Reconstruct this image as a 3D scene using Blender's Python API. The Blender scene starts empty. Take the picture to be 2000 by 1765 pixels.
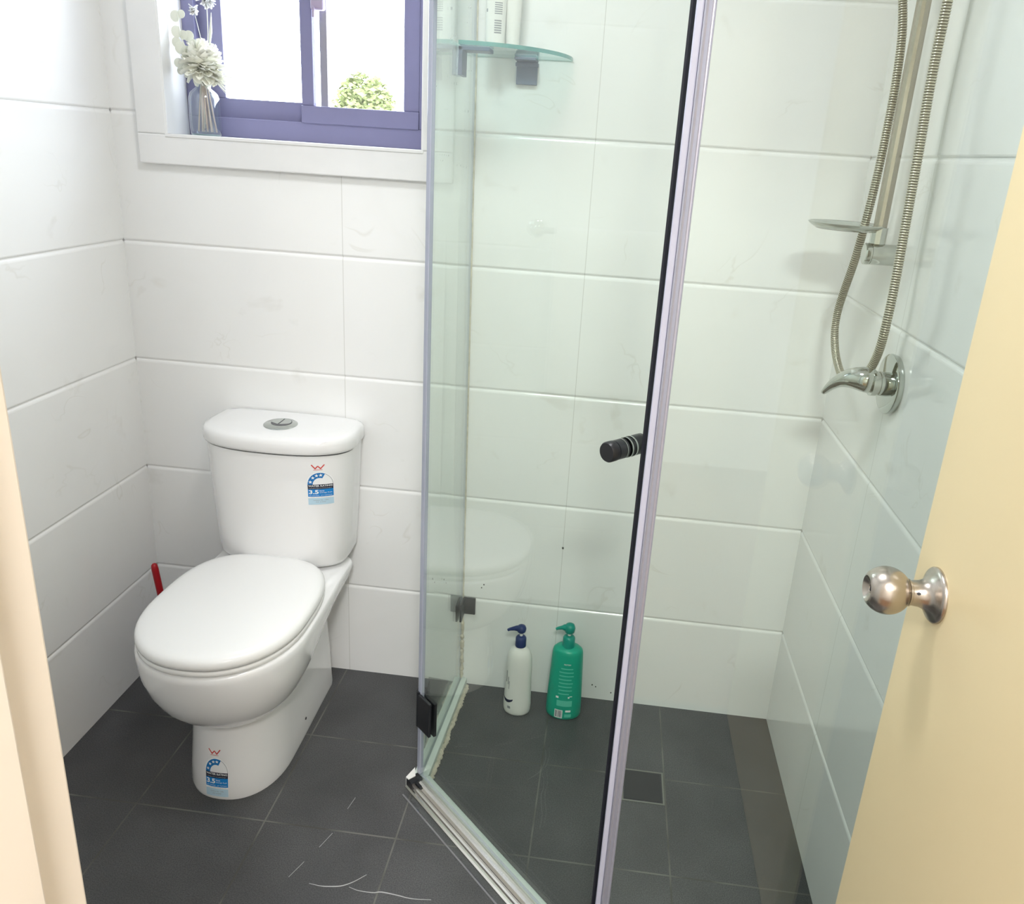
import bpy, bmesh, math, random
from mathutils import Vector, Matrix, Euler
from mathutils.bvhtree import BVHTree
random.seed(7)
S = bpy.context.scene
C = S.collection
PI = math.pi
W = 1.7385            # room width
YF = -1.585           # room side of the doorway wall
ZC = 2.40             # ceiling
ROWS = [.278 + .3*i for i in range(7)]

# ------------------------------------------------------------------ camera
cd = bpy.data.cameras.new('camera')
cam = bpy.data.objects.new('camera', cd); C.objects.link(cam)
cd.sensor_fit = 'HORIZONTAL'; cd.sensor_width = 36
cd.lens = 1542.3/2000*36
cd.shift_x = -(1051.6-1000)/2000
cd.shift_y = -(882.5-814.7)/2000
cd.clip_start = .02
ax = Vector((0.99272104, 0.10355896, 0.06148557))
ay = -Vector((0.09107395, -0.3114394, -0.94589166))
az = -Vector((-0.07880653, 0.94460629, -0.31860397))
m = Matrix.Identity(4)
for i, a in enumerate((ax, ay, az)):
    for j in range(3): m[j][i] = a[j]
m.translation = Vector((1.2087, -1.8705, 1.4479))
cam.matrix_world = m
S.camera = cam

# ------------------------------------------------------------------ world, lights, exposure
wd = bpy.data.worlds.new('sky'); S.world = wd; wd.use_nodes = True
bg = wd.node_tree.nodes['Background']
bg.inputs[0].default_value = (.84, .92, 1, 1); bg.inputs[1].default_value = 16.0
def area(name, loc, rot, sx, sy, power, col, shape='RECTANGLE', portal=False):
    l = bpy.data.lights.new(name, 'AREA'); l.shape = shape; l.size = sx
    if shape in ('RECTANGLE', 'ELLIPSE'): l.size_y = sy
    l.energy = power; l.color = col
    o = bpy.data.objects.new(name, l); C.objects.link(o); o.location = loc; o.rotation_euler = rot
    if portal: l.cycles.is_portal = True
    return o
area('window_portal', (.435, .16, 1.75), (-PI/2, 0, 0), .58, .62, 1, (1, 1, 1), portal=True)
area('ceiling_lamp_light', (.95, -.80, 2.325), (0, 0, 0), .30, .30, 8.5, (.97, .985, 1), 'DISK')
area('hall_fill_light', (1.35, -2.50, 2.325), (0, 0, 0), .34, .34, 54, (1, .985, .965), 'DISK')  # added hall light, placed to brighten the lower walls through the doorway
S.view_settings.view_transform = 'Standard'; S.view_settings.look = 'None'
S.view_settings.gamma = 1; S.view_settings.use_curve_mapping = False
S.view_settings.exposure = 0.0
S.cycles.max_bounces = 14; S.cycles.diffuse_bounces = 6; S.cycles.transparent_max_bounces = 24
S.cycles.sample_clamp_indirect = 6

# ------------------------------------------------------------------ materials
def new(name):
    mt = bpy.data.materials.new(name); mt.use_nodes = True
    return mt, mt.node_tree, mt.node_tree.nodes['Principled BSDF']
def pm(name, col, rough=.5, metal=0, coat=0, spec=.5, bump=None, var=None, trans=0, ior=1.45, sss=0):
    mt, nt, b = new(name)
    b.inputs['Base Color'].default_value = (*col, 1); b.inputs['Roughness'].default_value = rough
    b.inputs['Metallic'].default_value = metal; b.inputs['Coat Weight'].default_value = coat
    b.inputs['Coat Roughness'].default_value = .05
    b.inputs['Specular IOR Level'].default_value = spec; b.inputs['Transmission Weight'].default_value = trans
    b.inputs['IOR'].default_value = ior
    N = nt.nodes; L = nt.links
    tc = N.new('ShaderNodeTexCoord')
    if bump:
        n = N.new('ShaderNodeTexNoise'); n.inputs['Scale'].default_value = bump[0]; n.inputs['Detail'].default_value = 5
        L.new(tc.outputs['Object'], n.inputs['Vector'])
        bp = N.new('ShaderNodeBump'); bp.inputs['Strength'].default_value = bump[1]; bp.inputs['Distance'].default_value = .002
        L.new(n.outputs['Fac'], bp.inputs['Height']); L.new(bp.outputs[0], b.inputs['Normal'])
    # slight procedural variation everywhere
    v = var if var else (9, .03)
    n = N.new('ShaderNodeTexNoise'); n.inputs['Scale'].default_value = v[0]; n.inputs['Detail'].default_value = 6
    L.new(tc.outputs['Object'], n.inputs['Vector'])
    mx = N.new('ShaderNodeMix'); mx.data_type = 'RGBA'
    mx.inputs[6].default_value = (*[c*(1-v[1]*2) for c in col], 1); mx.inputs[7].default_value = (*[min(1, c*(1+v[1]*2)) for c in col], 1)
    L.new(n.outputs['Fac'], mx.inputs[0]); L.new(mx.outputs[2], b.inputs['Base Color'])
    return mt

def math_node(N, L, op, a, b=None, c=None):
    n = N.new('ShaderNodeMath'); n.operation = op
    for i, v in enumerate((a, b, c)):
        if v is None: continue
        if isinstance(v, (int, float)): n.inputs[i].default_value = v
        else: L.new(v, n.inputs[i])
    return n.outputs[0]

def lines_mask(N, L, coord, positions, hw):
    """1 on thin lines at the given positions of a coordinate"""
    out = None
    for p in positions:
        d = math_node(N, L, 'SUBTRACT', coord, p); d = math_node(N, L, 'ABSOLUTE', d)
        k = math_node(N, L, 'LESS_THAN', d, hw)
        out = k if out is None else math_node(N, L, 'MAXIMUM', out, k)
    return out

def tile_mat(name, axis, joints, seed):
    mt, nt, b = new(name); N = nt.nodes; L = nt.links
    geo = N.new('ShaderNodeNewGeometry'); sp = N.new('ShaderNodeSeparateXYZ'); L.new(geo.outputs['Position'], sp.inputs[0])
    mp = N.new('ShaderNodeMapping'); mp.inputs['Location'].default_value = (seed, seed*.7, seed*.3); mp.inputs['Rotation'].default_value = (.5, .6, .4)
    L.new(geo.outputs['Position'], mp.inputs[0])
    n1 = N.new('ShaderNodeTexNoise'); n1.inputs['Scale'].default_value = 2.6; n1.inputs['Detail'].default_value = 5; n1.inputs['Distortion'].default_value = .6
    L.new(mp.outputs[0], n1.inputs['Vector'])
    r1 = N.new('ShaderNodeMapRange'); r1.inputs[1].default_value = .56; r1.inputs[2].default_value = .78; r1.inputs[4].default_value = .55
    L.new(n1.outputs['Fac'], r1.inputs[0])
    c1 = N.new('ShaderNodeMix'); c1.data_type = 'RGBA'
    c1.inputs[6].default_value = (.858, .861, .858, 1); c1.inputs[7].default_value = (.80, .798, .785, 1); L.new(r1.outputs[0], c1.inputs[0])
    # thin veins
    n2 = N.new('ShaderNodeTexNoise'); n2.inputs['Scale'].default_value = 5; n2.inputs['Detail'].default_value = 3; n2.inputs['Distortion'].default_value = 1.2
    L.new(mp.outputs[0], n2.inputs['Vector'])
    v = math_node(N, L, 'ABSOLUTE', math_node(N, L, 'SUBTRACT', n2.outputs['Fac'], .5))
    r2 = N.new('ShaderNodeMapRange'); r2.inputs[1].default_value = 0; r2.inputs[2].default_value = .012; r2.inputs[3].default_value = 1; r2.inputs[4].default_value = 0
    L.new(v, r2.inputs[0])
    n3 = N.new('ShaderNodeTexNoise'); n3.inputs['Scale'].default_value = 6.5; n3.inputs['Detail'].default_value = 1
    L.new(mp.outputs[0], n3.inputs['Vector'])
    r3 = N.new('ShaderNodeMapRange'); r3.inputs[1].default_value = .57; r3.inputs[2].default_value = .68; r3.inputs[4].default_value = .30; L.new(n3.outputs['Fac'], r3.inputs[0])
    vv = math_node(N, L, 'MULTIPLY', r2.outputs[0], r3.outputs[0])
    c2 = N.new('ShaderNodeMix'); c2.data_type = 'RGBA'; c2.inputs[7].default_value = (.64, .62, .56, 1)
    L.new(vv, c2.inputs[0]); L.new(c1.outputs[2], c2.inputs[6])
    # soft brown smudges
    n4 = N.new('ShaderNodeTexNoise'); n4.inputs['Scale'].default_value = 9; n4.inputs['Detail'].default_value = 4; n4.inputs['Distortion'].default_value = .4
    L.new(mp.outputs[0], n4.inputs['Vector'])
    r4 = N.new('ShaderNodeMapRange'); r4.inputs[1].default_value = .66; r4.inputs[2].default_value = .80; r4.inputs[4].default_value = .42; L.new(n4.outputs['Fac'], r4.inputs[0])
    c3 = N.new('ShaderNodeMix'); c3.data_type = 'RGBA'; c3.inputs[7].default_value = (.62, .60, .55, 1)
    L.new(r4.outputs[0], c3.inputs[0]); L.new(c2.outputs[2], c3.inputs[6])
    col = c3.outputs[2]
    if joints:
        lm = lines_mask(N, L, sp.outputs[axis], joints, .0009)
        c4 = N.new('ShaderNodeMix'); c4.data_type = 'RGBA'; c4.inputs[7].default_value = (.67, .67, .65, 1)
        L.new(lm, c4.inputs[0]); L.new(col, c4.inputs[6]); col = c4.outputs[2]
    L.new(col, b.inputs['Base Color'])
    b.inputs['Roughness'].default_value = .11; b.inputs['Specular IOR Level'].default_value = .5
    # very slight waviness of the glaze
    n5 = N.new('ShaderNodeTexNoise'); n5.inputs['Scale'].default_value = 7; L.new(geo.outputs['Position'], n5.inputs['Vector'])
    bp = N.new('ShaderNodeBump'); bp.inputs['Strength'].default_value = .12; bp.inputs['Distance'].default_value = .004
    L.new(n5.outputs['Fac'], bp.inputs['Height']); L.new(bp.outputs[0], b.inputs['Normal'])
    return mt

M = {}
M['tile_back'] = tile_mat('white_tile_back', 0, [.555, 1.140], 0)
M['tile_left'] = tile_mat('white_tile_left', 1, [-.60, -1.20], 3.1)
M['tile_right'] = tile_mat('white_tile_right', 1, [-.387, -.987], 6.7)
M['tile_front'] = tile_mat('white_tile_front', 0, [.3, .9], 9.7)
M['grout'] = pm('grout', (.60, .60, .57), .8)
M['white_paint'] = pm('white_paint', (.80, .80, .80), .35)
M['ceiling'] = pm('ceiling_paint', (.88, .88, .88), .8)
M['hall_wall'] = pm('hall_wall_paint', (.80, .78, .74), .7)
M['cream'] = pm('cream_gloss_paint', (.80, .66, .50), .35, bump=(60, .05))
M['jamb'] = pm('beige_gloss_paint', (.80, .73, .65), .4, bump=(80, .06), var=(5, .02))
M['yellow'] = pm('pale_yellow_door_paint', (.84, .70, .43), .30, bump=(45, .06), var=(3, .01))
M['timber'] = pm('timber_floor', (.22, .12, .06), .35, var=(4, .2))
M['frame'] = pm('hazed_slate_frame', (.20, .195, .33), .38, var=(20, .03))  # slate lightened towards purple, veiling glare of the window put into the colour
M['ceramic'] = pm('white_ceramic', (.85, .85, .855), .06, coat=.6, var=(2, .003))
M['seat'] = pm('white_seat_plastic', (.87, .87, .865), .22, var=(2, .003))
M['gap'] = pm('dark_gap', (.05, .05, .055), .8)
M['chrome'] = pm('chrome', (.52, .55, .53), .07, 1, var=(3, .01))
M['steel'] = pm('brushed_steel', (.52, .47, .42), .27, 1, bump=(300, .05))
M['alu'] = pm('aluminium', (.50, .50, .59), .35, .55, bump=(200, .05))
M['alu_bright'] = pm('bright_aluminium', (.78, .76, .72), .2, 1, bump=(120, .08))
M['pale_channel'] = pm('pale_channel', (.66, .74, .69), .4)
M['seal_white'] = pm('pale_plastic_seal', (.50, .51, .63), .3)
M['seal_blue'] = pm('window_tinted_seal', (.52, .55, .66), .25, trans=.35)  # clear plastic; bluish window reflection painted into its colour
M['black'] = pm('black_metal', (.012, .013, .016), .35)
M['bracket'] = pm('grey_bracket', (.20, .22, .30), .35)
M['rubber'] = pm('black_rubber', (.012, .013, .02), .5)
M['silicone'] = pm('stained_silicone', (.62, .57, .46), .55, bump=(90, .6), var=(60, .25))
M['drain'] = pm('drain_black', (.015, .016, .018), .35)
M['towel'] = pm('white_towel', (.84, .84, .85), .95, bump=(260, .8))
M['red'] = pm('red_plastic', (.36, .004, .010), .28)
M['white_plastic'] = pm('white_plastic', (.80, .80, .77), .3)
M['navy'] = pm('navy_plastic', (.012, .03, .13), .3)
M['green'] = pm('green_plastic', (.0, .36, .24), .3)
M['green_dark'] = pm('green_pump_plastic', (.0, .26, .20), .28)
M['green_light'] = pm('pale_green_print', (.10, .56, .42), .5)
M['print_white'] = pm('white_print', (.85, .88, .88), .5)
M['print_navy'] = pm('navy_print', (.008, .012, .05), .5)
M['print_grey'] = pm('grey_print', (.30, .31, .32), .5)
M['st_white'] = pm('sticker_clear_white', (.86, .87, .88), .4)
M['st_blue'] = pm('sticker_blue', (.01, .22, .60), .4)
M['st_deep'] = pm('sticker_deep_blue', (.01, .17, .48), .4)
M['st_pale'] = pm('sticker_pale_blue', (.48, .66, .78), .4)
M['st_black'] = pm('sticker_black', (.01, .01, .03), .4)
M['st_red'] = pm('sticker_red', (.62, .05, .04), .4)
M['petal'] = pm('cream_petals', (.92, .92, .84), .7)
M['leaf'] = pm('bleached_leaves', (.74, .76, .67), .7)
M['reed'] = pm('dried_reed', (.66, .52, .44), .7, var=(40, .15))
M['fluff'] = pm('white_dried_flower', (.80, .80, .80), .8)
M['tree'] = pm('tree_leaves', (.135, .155, .055), .8, var=(3, .25))
M['bark'] = pm('tree_bark', (.20, .15, .10), .9)
M['mould'] = pm('mould_specks', (.03, .035, .03), .8)
M['scratch'] = pm('pale_scratch', (.42, .42, .43), .6)
M['drop'] = pm('water_drop', (.93, .95, .96), .02, trans=.8, ior=1.33)

def sheet_glass(name, tint, refl=1.0):
    mt = bpy.data.materials.new(name); mt.use_nodes = True; nt = mt.node_tree; N = nt.nodes; L = nt.links
    N.clear(); out = N.new('ShaderNodeOutputMaterial')
    tr = N.new('ShaderNodeBsdfTransparent'); tr.inputs[0].default_value = (*tint, 1)
    gl = N.new('ShaderNodeBsdfGlossy'); gl.inputs['Roughness'].default_value = 0.0; gl.inputs[0].default_value = (1, 1, 1, 1)
    lw = N.new('ShaderNodeLayerWeight'); lw.inputs[0].default_value = .5
    p = math_node(N, L, 'POWER', lw.outputs['Facing'], 5.0)
    f = math_node(N, L, 'MULTIPLY_ADD', p, .96*refl, .043*refl)
    mx = N.new('ShaderNodeMixShader'); L.new(f, mx.inputs[0]); L.new(tr.outputs[0], mx.inputs[1]); L.new(gl.outputs[0], mx.inputs[2])
    L.new(mx.outputs[0], out.inputs[0])
    return mt
M['glass'] = sheet_glass('shower_glass', (.948, .980, .958), 1.15)
M['clear'] = sheet_glass('clear_glass', (.985, .99, .99))
M['vase_glass'] = sheet_glass('vase_glass', (.93, .955, .965), 1.6)
M['shelf_glass'] = sheet_glass('shelf_glass', (.86, .95, .94))
M['edge'] = pm('green_glass_edge', (.18, .44, .42), .15, trans=.35)
M['edge_post'] = pm('window_tinted_glass_edge', (.50, .55, .62), .2, trans=.3)  # polished edge, window reflection painted in as blue

def floor_mat():
    mt, nt, b = new('charcoal_floor_tile'); N = nt.nodes; L = nt.links
    geo = N.new('ShaderNodeNewGeometry'); sp = N.new('ShaderNodeSeparateXYZ'); L.new(geo.outputs['Position'], sp.inputs[0])
    n1 = N.new('ShaderNodeTexNoise'); n1.inputs['Scale'].default_value = 420; n1.inputs['Detail'].default_value = 3; L.new(geo.outputs['Position'], n1.inputs['Vector'])
    n2 = N.new('ShaderNodeTexNoise'); n2.inputs['Scale'].default_value = 6; n2.inputs['Detail'].default_value = 6; L.new(geo.outputs['Position'], n2.inputs['Vector'])
    c = N.new('ShaderNodeMix'); c.data_type = 'RGBA'; c.inputs[6].default_value = (.036, .036, .038, 1); c.inputs[7].default_value = (.098, .098, .101, 1)
    r0 = N.new('ShaderNodeMapRange'); r0.inputs[1].default_value = .3; r0.inputs[2].default_value = .7; L.new(n1.outputs['Fac'], r0.inputs[0]); L.new(r0.outputs[0], c.inputs[0])
    r = N.new('ShaderNodeMapRange'); r.inputs[1].default_value = .35; r.inputs[2].default_value = .7; r.inputs[3].default_value = .82; r.inputs[4].default_value = 1.15; L.new(n2.outputs['Fac'], r.inputs[0])
    vm = N.new('ShaderNodeVectorMath'); vm.operation = 'SCALE'; L.new(c.outputs[2], vm.inputs[0]); L.new(r.outputs[0], vm.inputs['Scale'])
    lx = lines_mask(N, L, sp.outputs[0], [.247, .547, .845, 1.140, 1.4445], .0018)
    ly = lines_mask(N, L, sp.outputs[1], [-.275, -.552, -.852, -1.152, -1.452], .0018)
    lm = math_node(N, L, 'MAXIMUM', lx, ly)
    n3 = N.new('ShaderNodeTexNoise'); n3.inputs['Scale'].default_value = 7; L.new(geo.outputs['Position'], n3.inputs['Vector'])
    r3 = N.new('ShaderNodeMapRange'); r3.inputs[1].default_value = .4; r3.inputs[2].default_value = .62; L.new(n3.outputs['Fac'], r3.inputs[0])
    gcol = N.new('ShaderNodeMix'); gcol.data_type = 'RGBA'; gcol.inputs[6].default_value = (.060, .058, .050, 1); gcol.inputs[7].default_value = (.155, .150, .138, 1); L.new(r3.outputs[0], gcol.inputs[0])
    c2 = N.new('ShaderNodeMix'); c2.data_type = 'RGBA'; L.new(lm, c2.inputs[0]); L.new(vm.outputs[0], c2.inputs[6]); L.new(gcol.outputs[2], c2.inputs[7])
    L.new(c2.outputs[2], b.inputs['Base Color']); b.inputs['Roughness'].default_value = .42
    bp = N.new('ShaderNodeBump'); bp.inputs['Strength'].default_value = .25; bp.inputs['Distance'].default_value = .001; L.new(n1.outputs['Fac'], bp.inputs['Height']); L.new(bp.outputs[0], b.inputs['Normal'])
    return mt
M['floor'] = floor_mat()

# ------------------------------------------------------------------ helpers
def root(name, label, cat, loc, group=None, structure=False):
    o = bpy.data.objects.new(name, None); C.objects.link(o); o.location = loc; o.empty_display_size = .05
    o['label'] = label; o['category'] = cat
    if group: o['group'] = group
    if structure: o['kind'] = 'structure'
    return o
def world_loc(o):
    v = Vector((0, 0, 0))
    while o: v += o.location; o = o.parent
    return v
def obj(name, bm, mat, parent=None, smooth=False, label=None, cat=None, group=None, kind=None, subsurf=0, angle=None):
    if parent is not None: bmesh.ops.translate(bm, verts=bm.verts, vec=-world_loc(parent))
    me = bpy.data.meshes.new(name)
    bmesh.ops.recalc_face_normals(bm, faces=bm.faces)
    bm.to_mesh(me); bm.free()
    for mt in (mat if isinstance(mat, (list, tuple)) else [mat]): me.materials.append(M[mt] if isinstance(mt, str) else mt)
    if smooth:
        for p in me.polygons: p.use_smooth = True
        if angle: me.set_sharp_from_angle(angle=math.radians(angle))
    o = bpy.data.objects.new(name, me); C.objects.link(o); o.parent = parent
    if subsurf:
        sm = o.modifiers.new('sub', 'SUBSURF'); sm.levels = sm.render_levels = subsurf
    if label: o['label'] = label
    if cat: o['category'] = cat
    if group: o['group'] = group
    if kind: o['kind'] = kind
    return o
def struct(name, bm, mat, label, cat, smooth=False):
    return obj(name, bm, mat, None, smooth, label, cat, None, 'structure')
def BM(): return bmesh.new()
def box(bm, a, b, bev=0, seg=2, mat=0, mtx=None):
    x0, y0, z0 = [min(a[i], b[i]) for i in range(3)]; x1, y1, z1 = [max(a[i], b[i]) for i in range(3)]
    t = bmesh.new()
    vs = [t.verts.new((x, y, z)) for x in (x0, x1) for y in (y0, y1) for z in (z0, z1)]
    for f in ((0, 1, 3, 2), (4, 6, 7, 5), (0, 4, 5, 1), (2, 3, 7, 6), (0, 2, 6, 4), (1, 5, 7, 3)): t.faces.new([vs[i] for i in f])
    if bev: bmesh.ops.bevel(t, geom=list(t.edges), offset=bev, segments=seg, profile=.5, affect='EDGES')
    add(bm, t, mat, mtx); return bm
def add(bm, t, mat=0, mtx=None):
    if mtx is not None: bmesh.ops.transform(t, matrix=mtx, verts=t.verts)
    mp = {}
    for v in t.verts: mp[v] = bm.verts.new(v.co)
    for f in t.faces:
        try:
            nf = bm.faces.new([mp[v] for v in f.verts]); nf.material_index = mat; nf.smooth = f.smooth
        except ValueError: pass
    t.free()
def loft(bm, rings, cap0=True, cap1=True, mat=0, closed=True):
    rr = [[bm.verts.new(p) for p in r] for r in rings]
    n = len(rr[0])
    for a, b in zip(rr, rr[1:]):
        for i in range(n if closed else n-1):
            j = (i+1) % n
            f = bm.faces.new((a[i], a[j], b[j], b[i])); f.material_index = mat
    if cap0: f = bm.faces.new(rr[0][::-1]); f.material_index = mat
    if cap1: f = bm.faces.new(rr[-1]); f.material_index = mat
    return bm
def frame(d):
    d = Vector(d).normalized(); u = Vector((0, 0, 1)) if abs(d.z) < .9 else Vector((1, 0, 0))
    s = d.cross(u).normalized(); t = s.cross(d).normalized(); return d, s, t
def lathe(bm, org, d, prof, n=32, mat=0, caps=True):
    """prof: list of (distance along axis, radius)"""
    d, s, t = frame(d); org = Vector(org)
    rings = [[org + d*h + (s*math.cos(2*PI*i/n) + t*math.sin(2*PI*i/n))*max(r, 1e-5) for i in range(n)] for h, r in prof]
    return loft(bm, rings, caps, caps, mat)
def tube(bm, pts, r, n=12, mat=0, caps=True):
    pts = [Vector(p) for p in pts]; k = len(pts)
    rad = r if isinstance(r, (list, tuple)) else [r]*k
    d0 = (pts[1]-pts[0]).normalized(); _, s, t = frame(d0); rings = []
    for i in range(k):
        d = (pts[min(i+1, k-1)] - pts[max(i-1, 0)]).normalized()
        s = (s - d*s.dot(d)).normalized(); t = d.cross(s)
        rings.append([pts[i] + (s*math.cos(2*PI*j/n) + t*math.sin(2*PI*j/n))*rad[i] for j in range(n)])
    return loft(bm, rings, caps, caps, mat)
def spline(P, n):
    P = [Vector(p) for p in P]; out = []; Q = [P[0]*2-P[1]] + P + [P[-1]*2-P[-2]]
    for i in range(1, len(Q)-2):
        a, b, c, d = Q[i-1:i+3]
        for k in range(n):
            t = k/n
            out.append(.5*((2*b) + (c-a)*t + (2*a-5*b+4*c-d)*t*t + (3*b-a-3*c+d)*t**3))
    out.append(P[-1]); return out
def resample(P, step):
    out = [P[0]]; acc = 0
    for a, b in zip(P, P[1:]):
        L = (b-a).length; pos = 0
        while acc + (L-pos) >= step:
            pos += step-acc; out.append(a.lerp(b, pos/L)); acc = 0
        acc += L-pos
    return out
def sphere(bm, c, r, sc=(1, 1, 1), seg=16, mat=0):
    t = bmesh.new(); bmesh.ops.create_uvsphere(t, u_segments=seg, v_segments=max(6, seg//2), radius=r)
    for f in t.faces: f.smooth = True
    add(bm, t, mat, Matrix.Translation(Vector(c)) @ Matrix.Diagonal((*sc, 1)))
def prism(bm, pts, z0, z1, mat=0):
    return loft(bm, [[(x, y, z0) for x, y in pts], [(x, y, z1) for x, y in pts]], mat=mat)

# ------------------------------------------------------------------ room shell
def tiled(bm, P, s0, s1, z0, z1):
    """tiled strip; P(s, z, d) -> world, d is depth into the wall; rounded groove at each tile row"""
    prof = [(z0, 0)]
    for r in ROWS:
        if z0 + .01 < r < z1 - .01:
            prof += [(r-.0085, 0), (r-.0058, .0005), (r-.0036, .0014), (r-.0020, .0026), (r-.0012, .0032), (r+.0012, .0032), (r+.0019, .0022), (r+.0034, .0009), (r+.0058, 0)]
    prof.append((z1, 0))
    va = [bm.verts.new(P(s0, z, d)) for z, d in prof]; vb = [bm.verts.new(P(s1, z, d)) for z, d in prof]
    for i in range(len(prof)-1):
        bm.faces.new((va[i], vb[i], vb[i+1], va[i+1]))
OX0, OX1, OZ0, OZ1 = .145, .747, 1.434, 2.02       # window opening
bm = BM(); Pb = lambda s, z, d: (s, d, z)
tiled(bm, Pb, 0, OX0-.01, 0, ZC); tiled(bm, Pb, OX1+.01, W, 0, ZC); tiled(bm, Pb, OX0-.01, OX1+.01, 0, OZ0-.01); tiled(bm, Pb, OX0-.01, OX1+.01, OZ1+.01, ZC)
for a, b in (((-.1, .004, 0), (OX0-.010, .14, ZC)), ((OX1+.010, .004, 0), (W+.1, .14, ZC)), ((OX0-.010, .004, 0), (OX1+.010, .14, OZ0-.010)), ((OX0-.010, .004, OZ1+.010), (OX1+.010, .14, ZC))): box(bm, a, b)
struct('wall_back', bm, 'tile_back', 'white marbled tile wall with the window and the toilet against it', 'wall')
bm = BM(); tiled(bm, lambda s, z, d: (-d, s, z), YF, 0, 0, ZC); box(bm, (-.1, -1.70, 0), (-.004, 0, ZC))
struct('wall_left', bm, 'tile_left', 'white marbled tile wall left of the toilet', 'wall')
bm = BM(); tiled(bm, lambda s, z, d: (W+d, s, z), YF, 0, 0, ZC); box(bm, (W+.004, -1.70, 0), (W+.1, 0, ZC))
struct('wall_right', bm, 'tile_right', 'white tile wall carrying the shower rail and mixer', 'wall')
DX0, DX1, DH = .965, 1.668, 2.05
bm = BM(); Pf = lambda s, z, d: (s, YF-d, z)
tiled(bm, Pf, 0, DX0-.0, 0, ZC); tiled(bm, Pf, DX1+.035, W, 0, ZC); tiled(bm, Pf, DX0, DX1+.035, DH+.035, ZC)
box(bm, (0, YF-.004, 0), (DX0-.03, -1.70, ZC)); box(bm, (DX1+.035, YF-.004, 0), (W, -1.70, ZC)); box(bm, (DX0-.03, YF-.004, DH+.035), (DX1+.035, -1.70, ZC))
struct('wall_front', bm, 'tile_front', 'tiled wall around the doorway', 'wall')
bm = BM(); box(bm, (-.1, -1.62, -.1), (W+.1, .14, 0)); fl = struct('floor', bm, 'floor', 'charcoal grey square floor tiles', 'floor')
bm = BM(); box(bm, (-.1, -1.70, ZC), (W+.1, .14, ZC+.08)); struct('ceiling', bm, 'ceiling', 'white bathroom ceiling', 'ceiling')
# hall outside the doorway
bm = BM(); box(bm, (-.6, -3.6, -.1), (2.8, -1.62, -.001)); struct('floor', bm, 'timber', 'brown timber hall floor outside the doorway', 'floor')
bm = BM(); box(bm, (-.6, -3.6, -.1), (2.8, -3.5, ZC)); struct('wall_hall', bm, 'hall_wall', 'off-white hall wall facing the doorway', 'wall')
bm = BM(); box(bm, (-.7, -3.6, -.1), (-.6, -1.70, ZC)); box(bm, (-.6, -1.80, -.1), (-.1, -1.70, ZC)); struct('wall_hall', bm, 'hall_wall', 'off-white hall wall on the left outside the doorway', 'wall')
bm = BM(); box(bm, (2.8, -3.6, -.1), (2.9, -1.70, ZC)); box(bm, (W+.1, -1.80, -.1), (2.8, -1.70, ZC)); struct('wall_hall', bm, 'hall_wall', 'off-white hall wall on the right outside the doorway', 'wall')
bm = BM(); box(bm, (-.7, -3.6, ZC), (2.9, -1.70, ZC+.08)); struct('ceiling', bm, 'ceiling', 'white hall ceiling', 'ceiling')
bm = BM(); box(bm, (-.1, -1.715, 0), (DX0-.03, -1.70, ZC)); box(bm, (DX1+.035, -1.715, 0), (W+.1, -1.70, ZC)); box(bm, (DX0-.03, -1.715, DH+.035), (DX1+.035, -1.70, ZC))
struct('wall_hall', bm, 'hall_wall', 'hall side of the doorway wall', 'wall')

# door frame: rebated jambs and head
bm = BM(); ys = YF-.036
box(bm, (DX0-.03, -1.72, 0), (DX0, YF+.002, DH), .002); box(bm, (DX0, -1.70, 0), (DX0+.012, ys, DH-.012), .0015)
box(bm, (DX1, -1.72, 0), (DX1+.035, YF+.002, DH), .002); box(bm, (DX1-.012, -1.70, 0), (DX1, ys, DH-.012), .0015)
box(bm, (DX0-.03, -1.72, DH), (DX1+.035, YF+.002, DH+.035), .002); box(bm, (DX0, -1.70, DH-.012), (DX1, ys, DH), .0015)
struct('trim_1', bm, 'jamb', 'cream painted door jamb with a rebate at the left edge of the photo', 'door frame')

# window: architrave, liner, frame, sashes, panes, latch
bm = BM(); t0, t1 = -.016, -.0005; aw = .0745
box(bm, (OX0-aw, t0, OZ0-.0695), (OX1+aw, t1, OZ0-.002), .003); box(bm, (OX0-aw, t0, OZ1+.002), (OX1+aw, t1, OZ1+.07), .003)
box(bm, (OX0-aw, t0, OZ0-.002), (OX0-.002, t1, OZ1+.002), .003); box(bm, (OX1+.002, t0, OZ0-.002), (OX1+aw, t1, OZ1+.002), .003)
struct('trim_2', bm, 'white_paint', 'flat white timber architrave around the window', 'trim')
bm = BM(); e = .006
box(bm, (OX0-e, -.018, OZ0-.008), (OX1+e, .135, OZ0), .0015); box(bm, (OX0-e, -.014, OZ1), (OX1+e, .135, OZ1+.008), .0015)
box(bm, (OX0-.008, -.014, OZ0), (OX0, .135, OZ1), .0015); box(bm, (OX1, -.014, OZ0), (OX1+.008, .135, OZ1), .0015)
struct('trim_3', bm, 'white_paint', 'white sill and reveal lining the window opening', 'window sill')
win = root('window_1', 'slate framed sliding window with two panes, bright sky outside', 'window', (.435, .09, OZ0), structure=True)
F0 = .085
bm = BM()
box(bm, (OX0, F0, OZ0), (.7255+.0215, .135, 1.479), .0015)          # bottom rail of the outer frame
box(bm, (OX0, F0, OZ1-.04), (OX1, .135, OZ1), .0015)
box(bm, (OX0, F0, 1.479), (.176, .135, OZ1-.04), .0015); box(bm, (.717, F0-.001, 1.479), (OX1, .135, OZ1-.04), .0015)
obj('window_frame', bm, 'frame', win)
bm = BM(); f1 = F0+.022                                            # left sash, set further back
box(bm, (.170, f1, 1.476), (.45, f1+.02, 1.5235), .0015); box(bm, (.176, f1, OZ1-.085), (.45, f1+.02, OZ1-.042), .0015)
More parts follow.
